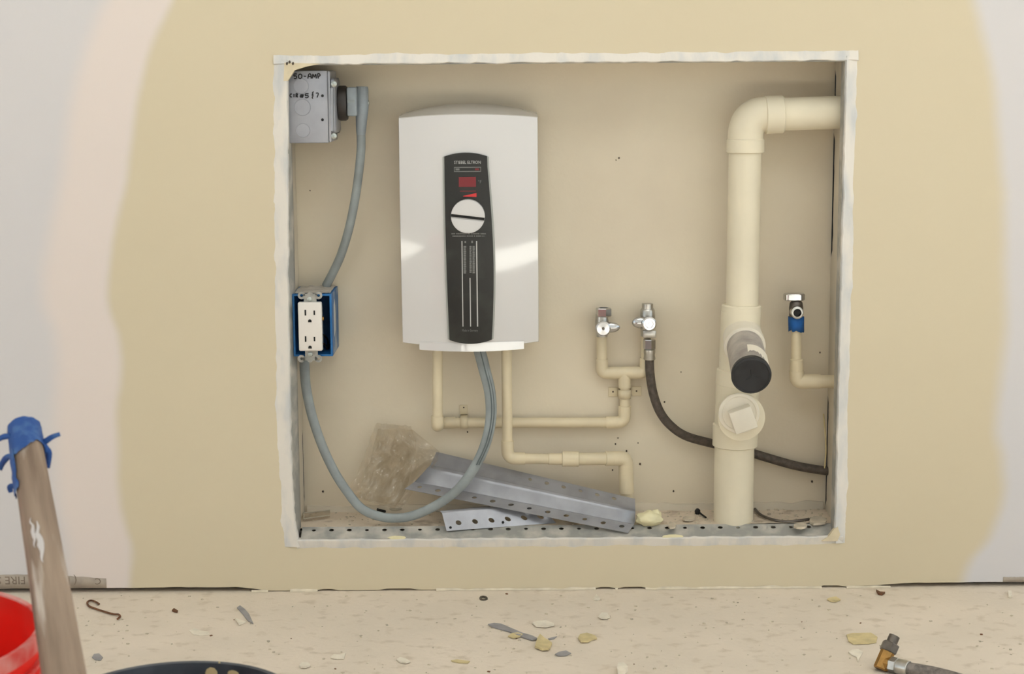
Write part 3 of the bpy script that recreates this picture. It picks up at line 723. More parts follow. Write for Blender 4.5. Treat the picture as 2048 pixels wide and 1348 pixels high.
# ------------------------------------------------------------------ blue outlet box
def outlet_box():
    yf, yb = .016, .108
    x0, x1 = P(586, 650, yf).x, P(664, 650, yf).x; zt, zb = P(625, 588, yf).z, P(625, 712.5, yf).z
    t = thing('outlet_box', 'blue plastic wall box with an uncovered white duplex outlet on metal strap', 'outlet', ((x0+x1)/2, .06, zb))
    w_ = .0028
    obj('box_shell', join(bounds(x0, x0+w_, yf, yb, zb, zt), bounds(x1-w_, x1, yf, yb, zb, zt), bounds(x0+w_, x1-w_, yf, yb, zb, zb+w_), bounds(x0+w_, x1-w_, yf, yb, zt-w_, zt), bounds(x0, x1, yb-.003, yb, zb, zt)), M['blue'], t, 0)
    # plaster dust and a pale sticker on the outside
    def smear(s, q): return Vector((x0+(x1-x0)*(.04+.92*s), yf+.004+(yb-yf-.008)*q, zt+.0006+.0035*max(0, nz(s*5, q*5, 1))+.0015*abs(nz(s*14, q*12, 5))))
    obj('plaster_smear', grid(smear, 24, 18), mat('grey_plaster_dust', (190, 184, 176), .9, var=.12, scale=70), t)
    lab = [(.025, .022), (.047, .030), (.047, .066), (.038, .078), (.025, .070)]
    obj('sticker', prism([(yf+a*.9, zb+.004+b) for a, b in lab], (x1+.0005, 0, 0), Y_, Z, X, .0004), M['print'], t, 0)
    obj('dusty_side', bounds(x1-.0001, x1+.0005, yf+.001, yb-.001, zb+.001, zt-.001), M['blue_dusty'], t, 0)
    # outlet face
    ox0, ox1 = P(596.5, 650, .004).x, P(643.8, 650, .004).x; oz1, oz0 = P(620, 604.5, .004).z, P(620, 702, .004).z
    face = obj('outlet_face', join(bounds(ox0, ox1, .003, .014, oz0, oz1, .0022, 3), bounds(ox0+.002, ox1-.002, .013, .040, oz0+.006, oz1-.006, .001)), M['outlet'], t)
    def at(u, v): return P(u, v, .003)
    for (ua, va, ub) in ((610.7, 625.4, 628.6), (611.2, 678, 629)):
        for u_, h in ((ua, 11.5), (ub, 9)):
            c = at(u_, va); obj('blade_slot', bounds(c.x-.0011, c.x+.0011, .0026, .005, c.z-px(h/2, 0), c.z+px(h/2, 0)), M['slot'], face, 0)
        c = at((ua+ub)/2, va+16.2); r_ = .0026
        obj('ground_slot', prism([(r_*math.cos(a), r_*math.sin(a)) for a in [PI*i/10 for i in range(11)]]+[(-r_, -.0018), (r_, -.0018)], c+Vector((0, -.0004, -.0004)), X, Z, Y_, .002), M['slot'], face, 0)
    # strap ears
    def ear(vn, ve, sg):
        gs = [prism([(P(607.5, 600, .010).x, P(620, vn, .01).z), (P(633, 600, .010).x, P(620, vn, .01).z), (P(633, 600, .010).x, P(620, ve, .01).z), (P(607.5, 600, .01).x, P(620, ve, .01).z)], (0, .010, 0), X, Z, Y_, .0015)]
        zc = P(620, ve, .009).z
        for u_ in (603, 637):
            c = P(u_, ve, .009)
            gs.append(lathe([(0, .0022), (0, .0056), (.0014, .0056), (.0014, .0022), (0, .0022)], c, Y_, 18, False))
        for u_ in (620,):
            gs.append(lathe([(-.0008, .0012), (-.0008, .0042), (.0014, .0042), (.0014, .0012)], P(u_, ve-2*sg, .009), Y_, 16, False))
        xa, xb = P(606, ve, .009).x, P(634, ve, .009).x
        gs.append(bounds(xa, xb, .009, .0104, zc-.0026, zc+.0026))
        return join(*gs)
    st = obj('strap_ear', ear(606, 591, 1), M['zinc'], t)
    st2 = obj('strap_ear', ear(701, 717.5, -1), M['zinc'], t)
    obj('mounting_screw', lathe([(0, .0036), (.0018, .0032), (.0026, .0016), (.0027, .0001)], P(619, 598, .010), NY, 14), M['zinc'], st)
    obj('mounting_screw', lathe([(0, .0036), (.0018, .0032), (.0026, .0016), (.0027, .0001)], P(620.5, 708.5, .010), NY, 14), M['zinc'], st2)
    obj('terminal_screw', cyl(P(643.5, 637, .012), X, .0032, .003, 12), M['brass'], face)
    for k, (pts, mt) in enumerate((([(640, 680), (648, 688), (653, 694), (655, 704)], 'copper'), ([(642, 668), (650, 672), (656, 682), (657, 700)], 'slot'), ([(640, 690), (646, 697), (650, 704)], 'zinc'))):
        obj('wire', tube(catmull([P(u_, v, .030+.012*i) for i, (u_, v) in enumerate(pts)], 5), .0014, 8), M[mt], t)
outlet_box()

# heavy flat cable looping from the outlet box to the heater
def heater_cable():
    pts = [(609, 708, .060), (609, 735, .058), (613, 780, .056), (625, 835, .052), (645, 893, .046), (668, 942, .040), (692, 980, .034), (722, 1016, .029), (760, 1033, .027), (800, 1036, .027), (838, 1027, .027), (885, 1003, .027), (922, 972, .027),
           (952, 930, .030), (972, 885, .036), (982, 835, .042), (980, 785, .048), (968, 735, .054), (957, 692, .060)]
    path = catmull([P(*p) for p in pts], 6)
    prof = []
    for k in range(36):
        a = 2*PI*k/36; r_ = 1+.07*abs(math.cos(1.5*a+.4))
        prof.append((r_*math.cos(a)*1.0, r_*math.sin(a)*.72))
    n = len(path); rs = []
    for i in range(n):
        q = i/(n-1); rs.append(.0068+.0022*max(0, q-.66)/.34+.0006*max(0, .2-q)/.2)
    t = thing('heater_cable', 'thick grey cable looping down from the outlet box and up into the water heater', 'cable', path[n//2]+Vector((0, 0, -.007)))
    obj('jacket', tube(path, rs, prof=prof, ref=Y_), M['cable'], t, 60)
    # two dark lines added on the jacket to show its ridges under the heater
    for d in (1.0, 5.5):
        pp = catmull([P(u+d, v, y-(.0058 if d < 2 else .0048)) for (u, v, y) in pts[-6:]], 6)
        obj('seam', tube(pp, .0011, 8), M['seam'], t)
heater_cable()

# ------------------------------------------------------------------ pipes
RP = .0080   # half-inch pipe
def pipe_seg(parent, pts, r, name='pipe', mt='cpvc', fr=.02, n=20):
    return obj(name, tube(fillet(pts, fr), r, n), M[mt], parent, 40)
def sleeve(parent, a, b, r, name='coupling', mt='cpvc', n=24):
    a = Vector(a); b = Vector(b); L_ = (b-a).length
    return obj(name, lathe([(0, r*.9), (.0008, r), (L_-.0008, r), (L_, r*.9)], a, b-a, n), M[mt], parent, 40)
def supply():
    t = thing('cold_supply_pipe', 'cream supply pipe running from left heater inlet to the forked chrome valves', 'pipe', P(875, 862, .07))
    pipe_seg(t, [P(875, 694, .062), P(875, 845, .062)], RP)
    obj('elbow', tube(fillet([P(875, 838, .062), P(875, 853, .064), P(878, 850, .098), P(899, 845, .100)], .010), [.0092]*16, 20) if False else tube(fillet([P(875, 832, .062), P(875, 852, .062), P(876, 846, .100)], .012), .0096, 20), M['cpvc'], t, 40)
    obj('elbow', tube(fillet([P(875, 847, .094), P(877, 846, .100), P(912, 845, .100)], .010), .0092, 20), M['cpvc'], t, 40)
    pipe_seg(t, [P(895, 845.5, .100), P(1238, 845, .100)], RP)
    obj('elbow', tube(fillet([P(1212, 845, .100), P(1249.5, 844.5, .100), P(1249.5, 812, .100)], .022, 10), .0096, 20), M['cpvc'], t, 40)
    pipe_seg(t, [P(1249.5, 818, .100), P(1249.5, 772, .100)], RP*.98)
    obj('tee', join(tube([P(1249.5, 775, .100), P(1248, 746, .100)], .0098, 20), tube([P(1222, 746, .100), P(1274, 745, .100)], .0098, 20)), M['cpvc'], t, 40)
    obj('elbow', tube(fillet([P(1226, 746, .100), P(1204, 746, .100), P(1203.5, 718, .100)], .022, 10), .0094, 20), M['cpvc'], t, 40)
    obj('elbow', tube(fillet([P(1268, 745, .100), P(1291, 745, .100), P(1292, 716, .100)], .022, 10), .0094, 20), M['cpvc'], t, 40)
    pipe_seg(t, [P(1203.5, 724, .100), P(1203.5, 664, .100)], RP)
    pipe_seg(t, [P(1292, 722, .100), P(1292, 655, .100)], RP)
    t2 = thing('hot_outlet_pipe', 'cream pipe dropping from right heater outlet then stepping along to a thick elbow', 'pipe', P(1014, 925, .07))
    pipe_seg(t2, [P(1013.5, 694, .062), P(1014.5, 900, .062)], RP*1.0)
    obj('elbow', tube(fillet([P(1015, 882, .062), P(1015, 917, .062), P(1050, 917, .062)], .022, 10), .0096, 20), M['cpvc'], t2, 40)
    pipe_seg(t2, [P(1045, 917, .062), P(1110, 918, .062)], RP)
    sleeve(t2, P(1097, 918, .062), P(1128, 918, .062), .0091)
    sleeve(t2, P(1124, 918, .062), P(1158, 918, .062), .0119)
    pipe_seg(t2, [P(1150, 918, .062), P(1225, 917, .072)], .0098)
    sleeve(t2, P(1210, 917, .070), P(1238, 917, .074), .0112)
    obj('elbow', tube(fillet([P(1225, 917, .072), P(1251.5, 916, .077), P(1252, 955, .080)], .016, 10), .0114, 24), M['cpvc'], t2, 40)
    sleeve(t2, P(1252, 945, .079), P(1253, 985, .082), .0114)
    pipe_seg(t2, [P(1253, 980, .082), P(1254, 1016, .084)], .0098)
    # straps
    s = thing('pipe_strap', 'cream two-hole strap holding the pipe below the forked valves', 'pipe strap', P(1249.5, 797, .105), 'pipe straps')
    c = P(1249.5, 788, .1005)
    arc = [c+Vector((math.cos(a), -math.sin(a), 0))*.0092 for a in [PI*i/12 for i in range(13)]]
    arc = [Vector((c.x+.0092, YB-.001, c.z))]+arc+[Vector((c.x-.0092, YB-.001, c.z))]
    hz = .0068
    V = [p+Vector((0, 0, d)) for p in arc for d in (-hz, hz)]; Fc = [(2*i, 2*i+1, 2*i+3, 2*i+2) for i in range(len(arc)-1)]
    solid(obj('band', (V, Fc), M['cpvc'], s), .0012)
    for u_, v_ in ((1226, 783.5), (1273, 782)):
        q = P(u_, v_, YB); lug = obj('lug', bounds(q.x-.0075, q.x+.0075, YB-.0022, YB-.0002, q.z-.0072, q.z+.0072, .0006), M['cpvc'], s)
        obj('screw', cyl(P(u_, v_, YB-.0022), NY, .0014, .0006, 10, .0001), M['straw'], lug)
    s = thing('pipe_strap', 'small cream strap hanging on the pipe beside the left heater inlet', 'pipe strap', P(928, 858, .105), 'pipe straps')
    c = P(928, 845, .1005)
    arc = [c+Vector((0, -math.sin(a), math.cos(a)))*.0090 for a in [PI*i/12 for i in range(13)]]
    arc = [Vector((c.x, YB-.001, c.z+.0090))]+arc+[Vector((c.x, YB-.001, c.z-.0090))]
    V = [p+Vector((d, 0, 0)) for p in arc for d in (-.0058, .0058)]
    solid(obj('band', (V, [(2*i, 2*i+1, 2*i+3, 2*i+2) for i in range(len(arc)-1)]), M['cpvc'], s), .0012)
    q = P(927.5, 819, YB); lug = obj('lug', bounds(q.x-.0060, q.x+.0060, YB-.0022, YB-.0002, q.z-.0075, q.z+.0075, .0006), M['cpvc'], s)
    obj('screw', cyl(P(927.5, 815, YB-.0022), NY, .0012, .0006, 10, .0001), M['straw'], lug)
supply()

def valves():
    # left valve: outlet upwards, open
    t = thing('angle_valve', 'chrome angle valve with open nut pointing up, nearest the water heater', 'valve', P(1204, 672, .09), 'chrome angle valves on the fork')
    obj('valve_body', join(lathe([(-.014, .0088), (-.004, .0100), (.006, .0112), (.012, .0105), (.020, .0098)], P(1204, 655, .094), Z, 20), cyl(P(1205, 655, .098), NY, .0092, .022, 20)), M['brushed'], t)
    obj('stem_cap', lathe([(0, .0112), (.003, .0116), (.006, .0114), (.0075, .0095), (.0078, .0022), (.006, .0021), (.006, .0001)], P(1206, 656.5, .072), NY, 28), M['chrome'], t)
    obj('screw', cyl(P(1206.5, 657, .0640), NY, .0022, .0012, 12, .0002), M['old_steel'], t)
    obj('handle', blob(P(1221, 655, .080), .0145, .0055, .0082, 3, .05, 12), M['chrome'], t)
    nut = obj('outlet_nut', lathe([(0, .0112), (.0015, .0122), (.012, .0122), (.0135, .0112), (.0135, .0078), (.004, .0074)], P(1207, 633, .092), Z, 6, False, -.26), M['chrome'], t, 20)
    obj('nut_bore', cyl(P(1207, 628, .092), Z, .0076, .004, 16, .0002), M['slot'], nut)
    # right valve: body above, outlet down to the hose
    t = thing('angle_valve', 'chrome angle valve feeding the dark braided hose, nearest the drain pipe', 'valve', P(1296, 672, .09), 'chrome angle valves on the fork')
    obj('valve_body', join(lathe([(-.020, .0102), (-.010, .0106), (0, .0118), (.010, .0120), (.020, .0112), (.0225, .0095), (.0225, .0085), (.030, .0085)], P(1295, 646, .092), Z, 22), cyl(P(1297, 647, .096), NY, .0095, .022, 20)), M['brushed'], t)
    obj('stem_cap', lathe([(0, .0108), (.003, .0112), (.006, .0110), (.0075, .0090), (.0075, .0060), (.006, .0055), (.006, .0022), (.0075, .002), (.0075, .0001)], P(1298, 647, .072), NY, 28), M['chrome'], t)
    obj('handle', blob(P(1281, 645, .080), .0130, .0055, .0090, 5, .05, 12), M['chrome'], t)
    obj('square_neck', box(P(1298, 667, .086), (.0205, .018, .012), None, .002), M['brushed'], t)
    # hose
    h = thing('braided_hose', 'dark braided water hose curving from the right chrome valve behind the drain pipe', 'hose', P(1330, 850, .09))
    obj('hex_nut', hexnut(P(1298.5, 698, .086), Z, .0096, .015), M['chrome'], h, 20)
    obj('ferrule', lathe([(0, .0088), (.001, .0092), (.008, .0082), (.011, .0092), (.0155, .0090)], P(1299, 719, .086), Z, 20), M['brushed'], h)
    path = catmull([P(1299, 712, .086), P(1300, 745, .086), P(1306, 785, .087), (P(1319, 822, .088)), P(1340, 850, .089), P(1372, 872, .094), P(1425, 887, .100), P(1480, 899, .102), P(1530, 914, .102), P(1590, 931, .101), P(1640, 940, .100), P(1666, 943, .100)], 8)
    obj('braid', tube(path, .0069, 18), M['hose'], h, 60)
    # separate valve on the right
    t = thing('stop_valve', 'stop valve with chrome oval handle and blue tape, beside the right recess wall', 'valve', P(1592, 662, .075))
    yv = .070
    obj('valve_body', join(lathe([(-.024, .0095), (-.012, .0100), (.008, .0108), (.016, .0096), (.020, .006), (.026, .006)], P(1592, 626, yv), Z, 20)), M['old_steel'], t)
    obj('outlet_port', lathe([(0, .0085), (.0, .0094), (.015, .0094), (.0155, .0086), (.0155, .0062), (.004, .006)], P(1591.5, 623, yv-.003), NY, 24, False), M['brushed'], t)
    obj('port_bore', cyl(P(1591.5, 623, yv-.0125), NY, .0066, .004, 20, .0002), M['slot'], t)  # black disc set near the mouth to darken the bore
    hd = P(1588, 594, yv)
    hv = []
    obj('oval_handle', lathe([(0, .92), (.0012, 1), (.0085, 1), (.0100, .93)], (0, 0, 0), Z, 32) if False else
        ([Vector((hd.x+.0006+.0158*cx_*(1.06 if cx_ < 0 else 1)*k, hd.y+.0105*sy*k, hd.z-.005+hh)) for hh, k in ((0, .90), (.0014, 1), (.0090, 1), (.0104, .92)) for cx_, sy in [(math.copysign(abs(math.cos(2*PI*i/32))**.6, math.cos(2*PI*i/32)), math.copysign(abs(math.sin(2*PI*i/32))**.8, math.sin(2*PI*i/32))) for i in range(32)]],
         [(r*32+i, r*32+(i+1) % 32, (r+1)*32+(i+1) % 32, (r+1)*32+i) for r in range(3) for i in range(32)]+[tuple(range(31, -1, -1)), tuple(range(96, 128))]), M['chrome'], t, 30)
    V, Fc = [], []
    nn = 36
    for j, v_ in enumerate((633, 640, 650, 662)):
        for i in range(nn):
            a = 2*PI*i/nn; rr = .0116+.0005*nz(math.cos(a)*2, math.sin(a)*2, j)
            z = P(1592, v_, yv).z+(.0065*nz(math.cos(a)*3, math.sin(a)*3, 7)-.001*math.sin(a)-.0015*math.cos(a) if j == 3 else .001*nz(a, j, 1))
            c = P(1592.5, v_, yv); V.append(Vector((c.x+rr*math.cos(a), c.y+rr*math.sin(a), z)))
    for j in range(3):
        for i in range(nn): Fc.append((j*nn+i, j*nn+(i+1) % nn, (j+1)*nn+(i+1) % nn, (j+1)*nn+i))
    solid(obj('tape_wrap', (V, Fc), M['tape'], t, 60), .0008)
    p = thing('valve_pipe', 'cream pipe with elbow below the blue-taped stop valve, entering the right wall', 'pipe', P(1593, 775, .07))
    pipe_seg(p, [P(1592.5, 640, yv), P(1592.5, 732, yv)], RP)
    obj('elbow', tube(fillet([P(1593, 742, yv), P(1593.5, 763, yv), P(1640, 763, yv)], .016, 10), .0112, 24), M['cpvc'], p, 40)
    sleeve(p, P(1593, 718, yv), P(1593, 748, yv), .0100)
    pipe_seg(p, [P(1636, 763, yv), P(1690, 763, yv)], .0102)
valves()

# ------------------------------------------------------------------ drain stack
def drain():
    yc = .052
    t = thing('drain_stack', 'thick ivory drain pipe with cleanout plug, black-capped branch and elbow into right wall', 'drain pipe', P(1468, 1046, yc))
    R2, R15 = .0302, .0243
    def V_(u, v): return P(u, v, yc)
    obj('lower_pipe', tube([V_(1466.5, 1046), V_(1469, 880)], R2, 36), M['pvc'], t)
    def hub(a, b, r, name='hub'):
        L_ = (b-a).length
        return obj(name, lathe([(0, r*.92), (.0015, r), (L_-.002, r), (L_, r*.94)], a, b-a, 36), M['pvc'], t, 40)
    hub(V_(1470, 892), V_(1471, 846), .0344)
    # cleanout tee with threaded plug
    obj('cleanout_tee', join(tube([V_(1471, 868), V_(1476, 752)], .0325, 36), lathe([(0, .033), (.030, .0345), (.050, .0352), (.0505, .0325)], P(1474, 822, yc), NY, 40)), M['pvc'], t)
    cp = P(1477, 825, .0060)
    plug = obj('cleanout_plug', lathe([(0, .0305), (.003, .0305), (.0045, .029), (.0045, .026), (.0035, .0245), (.0035, .0001)], cp+Vector((0, -.0035, 0)), NY, 40), M['pvc_white'], t, 30)
    rq = Matrix.Rotation(math.radians(-20), 3, 'Y')
    obj('square_boss', box(P(1485, 838, -.011), (.034, .022, .034), rq, .0015), M['pvc_white'], plug)
    hub(V_(1475, 771), V_(1477.5, 738), .0332)
    # sanitary tee
    obj('branch_tee', join(tube([V_(1477, 745), V_(1482, 622)], .0300, 36)), M['pvc'], t)
    hub(V_(1481.5, 642), V_(1483, 609), .0296)
    d = (P(1503, 752, -.095)-P(1488, 686, .015)).normalized()
    b0 = P(1484, 668, .048)
    obj('branch_socket', lathe([(0, .029), (.030, .030), (.0335, .0308), (.046, .0308), (.047, .0275)], b0, d, 36), M['pvc_white'], t, 40)
    st = b0+d*.044; L2 = (P(1503, 752, -.095)-st).length
    br = obj('branch_sleeve', lathe([(0, .0268), (L2*.5, .0274), (L2-.004, .0284)], st, d, 36), M['grey_rubber'], t, 40)
    obj('cream_patch', tube([st+d*L2*.62, st+d*L2*.95], .0286, 36) if False else
        ([st+d*(L2*q)+(Vector((math.cos(a), 0, math.sin(a)))*.0289) for q in (.60, .78, .97) for a in [math.radians(20+q*10+70*i/8) for i in range(9)]], [(j*9+i, j*9+i+1, (j+1)*9+i+1, (j+1)*9+i) for j in range(2) for i in range(8)]), M['pvc_white'], br)
    e = P(1503, 752, -.095)
    cap = obj('black_cap', lathe([(-.010, .0282), (-.002, .0288), (0, .0278), (.0005, .0255), (-.0005, .0250), (-.0005, .0001)], e, d, 40), M['black_rubber'], t, 30)
    a_ = Vector((1, 0, 0)); b_ = a_.cross(d).normalized()
    for an in (20, 140, 262):
        q = Vector((0, 0, 0))
        v_ = a_*math.cos(math.radians(an))+b_*math.sin(math.radians(an))
        obj('moulded_rib', tube([e+v_*.001, e+v_*.010], .0007, 6), M['black_rubber'], cap)
    # upper pipe, elbow, horizontal run
    obj('upper_pipe', tube([V_(1484, 618), V_(1490.5, 296)], R15, 36), M['pvc'], t)
    hub(V_(1490.5, 306), V_(1491, 277), .0281)
    el = catmull([V_(1491, 281), V_(1492, 262), V_(1499, 243), V_(1515, 231), V_(1536, 229)], 6)
    obj('elbow', tube(el, .0262, 36), M['pvc'], t)
    hub(V_(1529, 230), V_(1567, 228.5), .0281)
    obj('horizontal_pipe', tube([V_(1560, 228.5), V_(1700, 224)], R15, 36), M['pvc'], t)
drain()

# ------------------------------------------------------------------ loose metal in the recess
def long_channel():
    # rails of the hat section, back flange edge to front flange edge, at its left and right ends
    Lp = [P(873, 904, .098), P(861, 930, .075), P(855, 936, .070), P(836, 957, .065), P(829, 964, .063), P(809, 978, .046)]
    Rp = [P(1270, 998, .054), P(1270.5, 1019, .030), P(1271, 1024, .026), P(1270, 1043, .0215), P(1268, 1049, .020), P(1256, 1066, .004)]
    t = thing('furring_channel', 'long galvanised hat channel with punched flanges lying across the recess floor', 'metal channel', Rp[5])
    Ln = (Lp[0]-Rp[0]).length
    def mp(k):
        W_ = ((Lp[k]-Lp[k+1]).length+(Rp[k]-Rp[k+1]).length)/2
        def f(x, y):
            a = Lp[k].lerp(Rp[k], x/Ln); b = Lp[k+1].lerp(Rp[k+1], x/Ln); return a.lerp(b, y/W_)
        return f, W_
    def flange(k, ph, yk):
        f, W_ = mp(k); hs = []; i = 0
        while ph+i*.0262 < Ln-.010:
            hs.append((ph+i*.0262, W_*yk, .0036 if i % 3 else .0030)); i += 1
        return perforated(f, Ln, W_, hs, 14)
    def face(s, q):
        k = [1, 2, 3, 4]; f = q*3; i = min(2, int(f)); a = Lp[1+i].lerp(Lp[2+i], f-i); b = Rp[1+i].lerp(Rp[2+i], f-i); return a.lerp(b, s)
    solid(obj('web', grid(face, 10, 12), M['galv'], t, 50), .0006)
    solid(obj('punched_flange', flange(0, .152, .42), M['galv'], t, 0), .0006)
    solid(obj('punched_flange', flange(4, .014, .45), M['galv'], t, 0), .0006)
long_channel()
def short_channel():
    A = [P(872, 1023, .044), P(880, 1022, .024), P(884, 1026, .021), P(893, 1062, .0105)]
    B = [P(1060, 1003, .072), P(1075, 1008, .052), P(1080, 1011, .049), P(1112, 1046, .034)]
    t = thing('corner_bead_offcut', 'short galvanised bead offcut with round holes under the long channel', 'metal bead', A[3])
    Ln = (A[3]-B[3]).length; W_ = ((A[2]-A[3]).length+(B[2]-B[3]).length)/2
    f = lambda x, y: A[2].lerp(B[2], x/Ln).lerp(A[3].lerp(B[3], x/Ln), y/W_)
    hs = [(.022+i*.0262, W_*.60, .0043) for i in range(7) if .022+i*.0262 < Ln-.008]
    solid(obj('punched_face', perforated(f, Ln, W_, hs, 16), M['galv'], t, 0), .0006)
    solid(obj('top_flange', grid(lambda s, q: [A[0].lerp(A[1], min(1, q*2)).lerp(B[0].lerp(B[1], min(1, q*2)), s) if q < .5 else A[1].lerp(A[2], q*2-1).lerp(B[1].lerp(B[2], q*2-1), s)][0], 8, 6), M['galv'], t, 50), .0006)
    for (u_, v_) in ((901, 1055), (1006, 1044.5)):
        obj('small_hole', cyl(P(u_, v_, .013+(.024*(u_-893)/219)-.0012), NY, .0021, .0004, 10, .0001), M['slot'], t)
short_channel()

def film():
    # crumpled clear bag: a folded sheet, front and rear layers
    t = thing('plastic_sheet', 'crumpled clear plastic sheet leaning in the recess behind the cable loop', 'plastic sheet', P(745, 1015, .06))
    def layer(outline, y0, seed, amp):
        # bilinear patch through four edge polylines
        L_, R_l = outline
        def pick(pl, q):
            f = q*(len(pl)-1); i = min(len(pl)-2, int(f)); a, b = pl[i], pl[i+1]; return (a[0]+(b[0]-a[0])*(f-i), a[1]+(b[1]-a[1])*(f-i))
        def fn(s, q):
            a, b = pick(L_, q), pick(R_l, q); u = a[0]+(b[0]-a[0])*s; v = a[1]+(b[1]-a[1])*s
            ry = lambda d: abs(((nz(s*d+seed, q*d*.8, seed)*2) % 1)-.5)
            y = y0+amp*nz(s*3+seed, q*3, 1)+amp*.9*ry(2.2)+amp*.35*ry(6)-.030*(q)**1.2
            y = min(y, YB-.006)
            e = P(u+3*nz(q*9, seed, 0)*(1 if s > .5 else -1), v+3*nz(s*9, seed, 4), y); e.z = max(e.z, NF+.003); return e
        return grid(fn, 44, 50)
    obj('rear_layer', layer(([(752, 846), (738, 885), (722, 930), (700, 975), (694, 990)], [(822, 852), (834, 890), (828, 930), (812, 980), (790, 1018)]), .090, 2, .022), M['film'], t, 22)
    obj('front_layer', layer(([(756, 858), (748, 890), (740, 920), (725, 960), (718, 996)], [(826, 860), (878, 902), (876, 922), (845, 955), (805, 1016)]), .084, 9, .026), M['film'], t, 22)
film()

# ------------------------------------------------------------------ odds and ends on the recess floor
def on(u, v, z=NF): return FZ(u, v, z)
def flake(name, label, cat, pts, mt, th=.0012, z=0.0, curl=.0015, group=None, parent=None):
    """a thin, slightly curled flake lying flat: pts is its outline on the floor, in photo pixels"""
    w3 = [FZ(u, v, z) for u, v in pts]; c = sum(w3, Vector())/len(w3); n = len(w3)
    mid = [c.lerp(p, .5) for p in w3]
    rr = max((p-c).length for p in w3)
    def lift(p, k): return Vector((p.x, p.y, z+.0003+curl*((p-c).length/rr)**2*(.5+.5*nz(p.x*90, p.y*90, k))+(.0004*nz(p.x*200, p.y*200, 3))))
    V = []
    for off in (0, th): V += [lift(c, 0)+Z*off]+[lift(p, 1)+Z*off for p in mid]+[lift(p, 2)+Z*off for p in w3]
    m_ = 2*n+1; Fc = []
    for b in (0, m_):
        for i in range(n):
            j = (i+1) % n; Fc.append((b, b+1+i, b+1+j)); Fc.append((b+1+i, b+1+n+i, b+1+n+j, b+1+j))
    for i in range(n):
        j = (i+1) % n; Fc.append((1+n+i, 1+n+j, m_+1+n+j, m_+1+n+i))
    o = obj(name, (V, Fc), M[mt], parent, 30)
    if parent is None: setp(o, label, cat, group)
    return o
def rag(cx_, cy_, a, b, n=9, seed=0, j=.25):
    return [(cx_+a*(1+j*nz(math.cos(t)*1.5, math.sin(t)*1.5, seed*2.3))*math.cos(t), cy_+b*(1+j*nz(math.sin(t)*1.5, math.cos(t)*1.5, seed*1.7+5))*math.sin(t)) for t in [2*PI*i/n for i in range(n)]]

c = on(1298, 1050, NF)
fm = obj('foam_lump', join(blob(c+Vector((0, .0, .010)), .020, .015, .0115, 4, .22, 14), blob(c+Vector((.010, .004, .015)), .010, .009, .008, 8, .3, 10)), M['foam']); setp(fm, 'cream lump of dried foam beside the right end of the long channel', 'foam lump')
# clear plastic clip at the left
a, b, c, d = on(607, 1030, NF+.003), on(660, 1024, NF+.003), on(660, 1034, NF+.003), on(608, 1041, NF+.003)
t = thing('plastic_clip', 'small clear plastic clip lying in the left corner of the recess floor', 'plastic clip', on(632, 1036, NF))
obj('plate', ([q+Z*h for h in (0, .0022) for q in (a, b, c, d)], [(0, 1, 2, 3), (4, 5, 6, 7), (0, 1, 5, 4), (1, 2, 6, 5), (2, 3, 7, 6), (3, 0, 4, 7)]), M['film'], t, 0)
obj('edge_rail', tube([a+Z*.003, b+Z*.003], .0009, 8), M['clear_grey'], t); obj('edge_rail', tube([d+Z*.003, c+Z*.003], .0008, 8), M['clear_grey'], t)
obj('end_stop', tube([a+Z*.003, d+Z*.003], .0010, 8), M['clear_grey'], t)
# dark bits behind the cable loop
t = setp(obj('cable_clamp', tube(catmull([on(757, 1017, NF+.006), on(766, 1013, NF+.008), on(778, 1017, NF+.006), on(790, 1019, NF+.005), on(803, 1017, NF+.006), on(812, 1014, NF+.006)], 5), .0022, 10), M['clear_grey']), 'small bent greyish clamp lying behind the bottom of the cable loop', 'clamp')
t2 = setp(obj('screw_bit', join(tube([on(758, 1020, NF+.004), on(770, 1023, NF+.004)], .0022, 8), lathe([(0, .0036), (.002, .0034), (.003, .001)], on(757, 1020, NF+.004), -X, 10)), M['slot']), 'small black screw on the recess floor behind the cable', 'screw')
# thin dark cords and a black plug near the drain
setp(obj('thin_cord', tube(catmull([on(1510, 1018, NF+.003), on(1522, 1030, NF+.003), on(1545, 1039, NF+.003), on(1570, 1043, NF+.003), on(1600, 1041, NF+.003), on(1618, 1038, NF+.003)], 6), .0022, 8), M['old_steel']), 'thin dark cord curving over the recess floor right of the drain', 'cord')
setp(obj('twig', tube(catmull([on(1371, 993, NF+.012), on(1380, 1000, NF+.009), on(1388, 1006, NF+.005), on(1400, 1008, NF+.004), on(1422, 1005, NF+.005)], 4), .0011, 6), M['straw']), 'thin dark twig on the recess floor left of the drain', 'twig')
setp(obj('rubber_plug', join(blob(on(1395, 1023, NF+.005), .0045, .0045, .0052, 2, .1, 8), tube(catmull([on(1398, 1024, NF+.004), on(1405, 1030, NF+.0025), on(1412, 1035, NF+.002)], 4), .0014, 6)), M['slot']), 'tiny black plug with tail on the recess floor left of the drain', 'plug')
for k, (u, v, a_, b_, lab) in enumerate(((1364, 1015, 12, 5, 'pale plaster flake against the recess back wall'), (1376, 1041, 12, 4, 'grey plaster flake in front of the twig'), (1344, 1054, 8, 6, 'upright pale plaster flake right of the foam lump'),
                                  (1560, 1010, 12, 5, 'plaster flake near the back wall right of the drain'), (1636, 1045, 18, 8, 'largest plaster flake in the right corner of the recess'), (1600, 1055, 14, 5, 'plaster flake beside the thin dark cord'))):
    flake('plaster_flake', lab, 'plaster flake', rag(u, v, a_, b_, 9, k+3), 'plaster' if k != 0 else 'chip_pale', .003, NF, .002, 'plaster flakes on the recess floor')
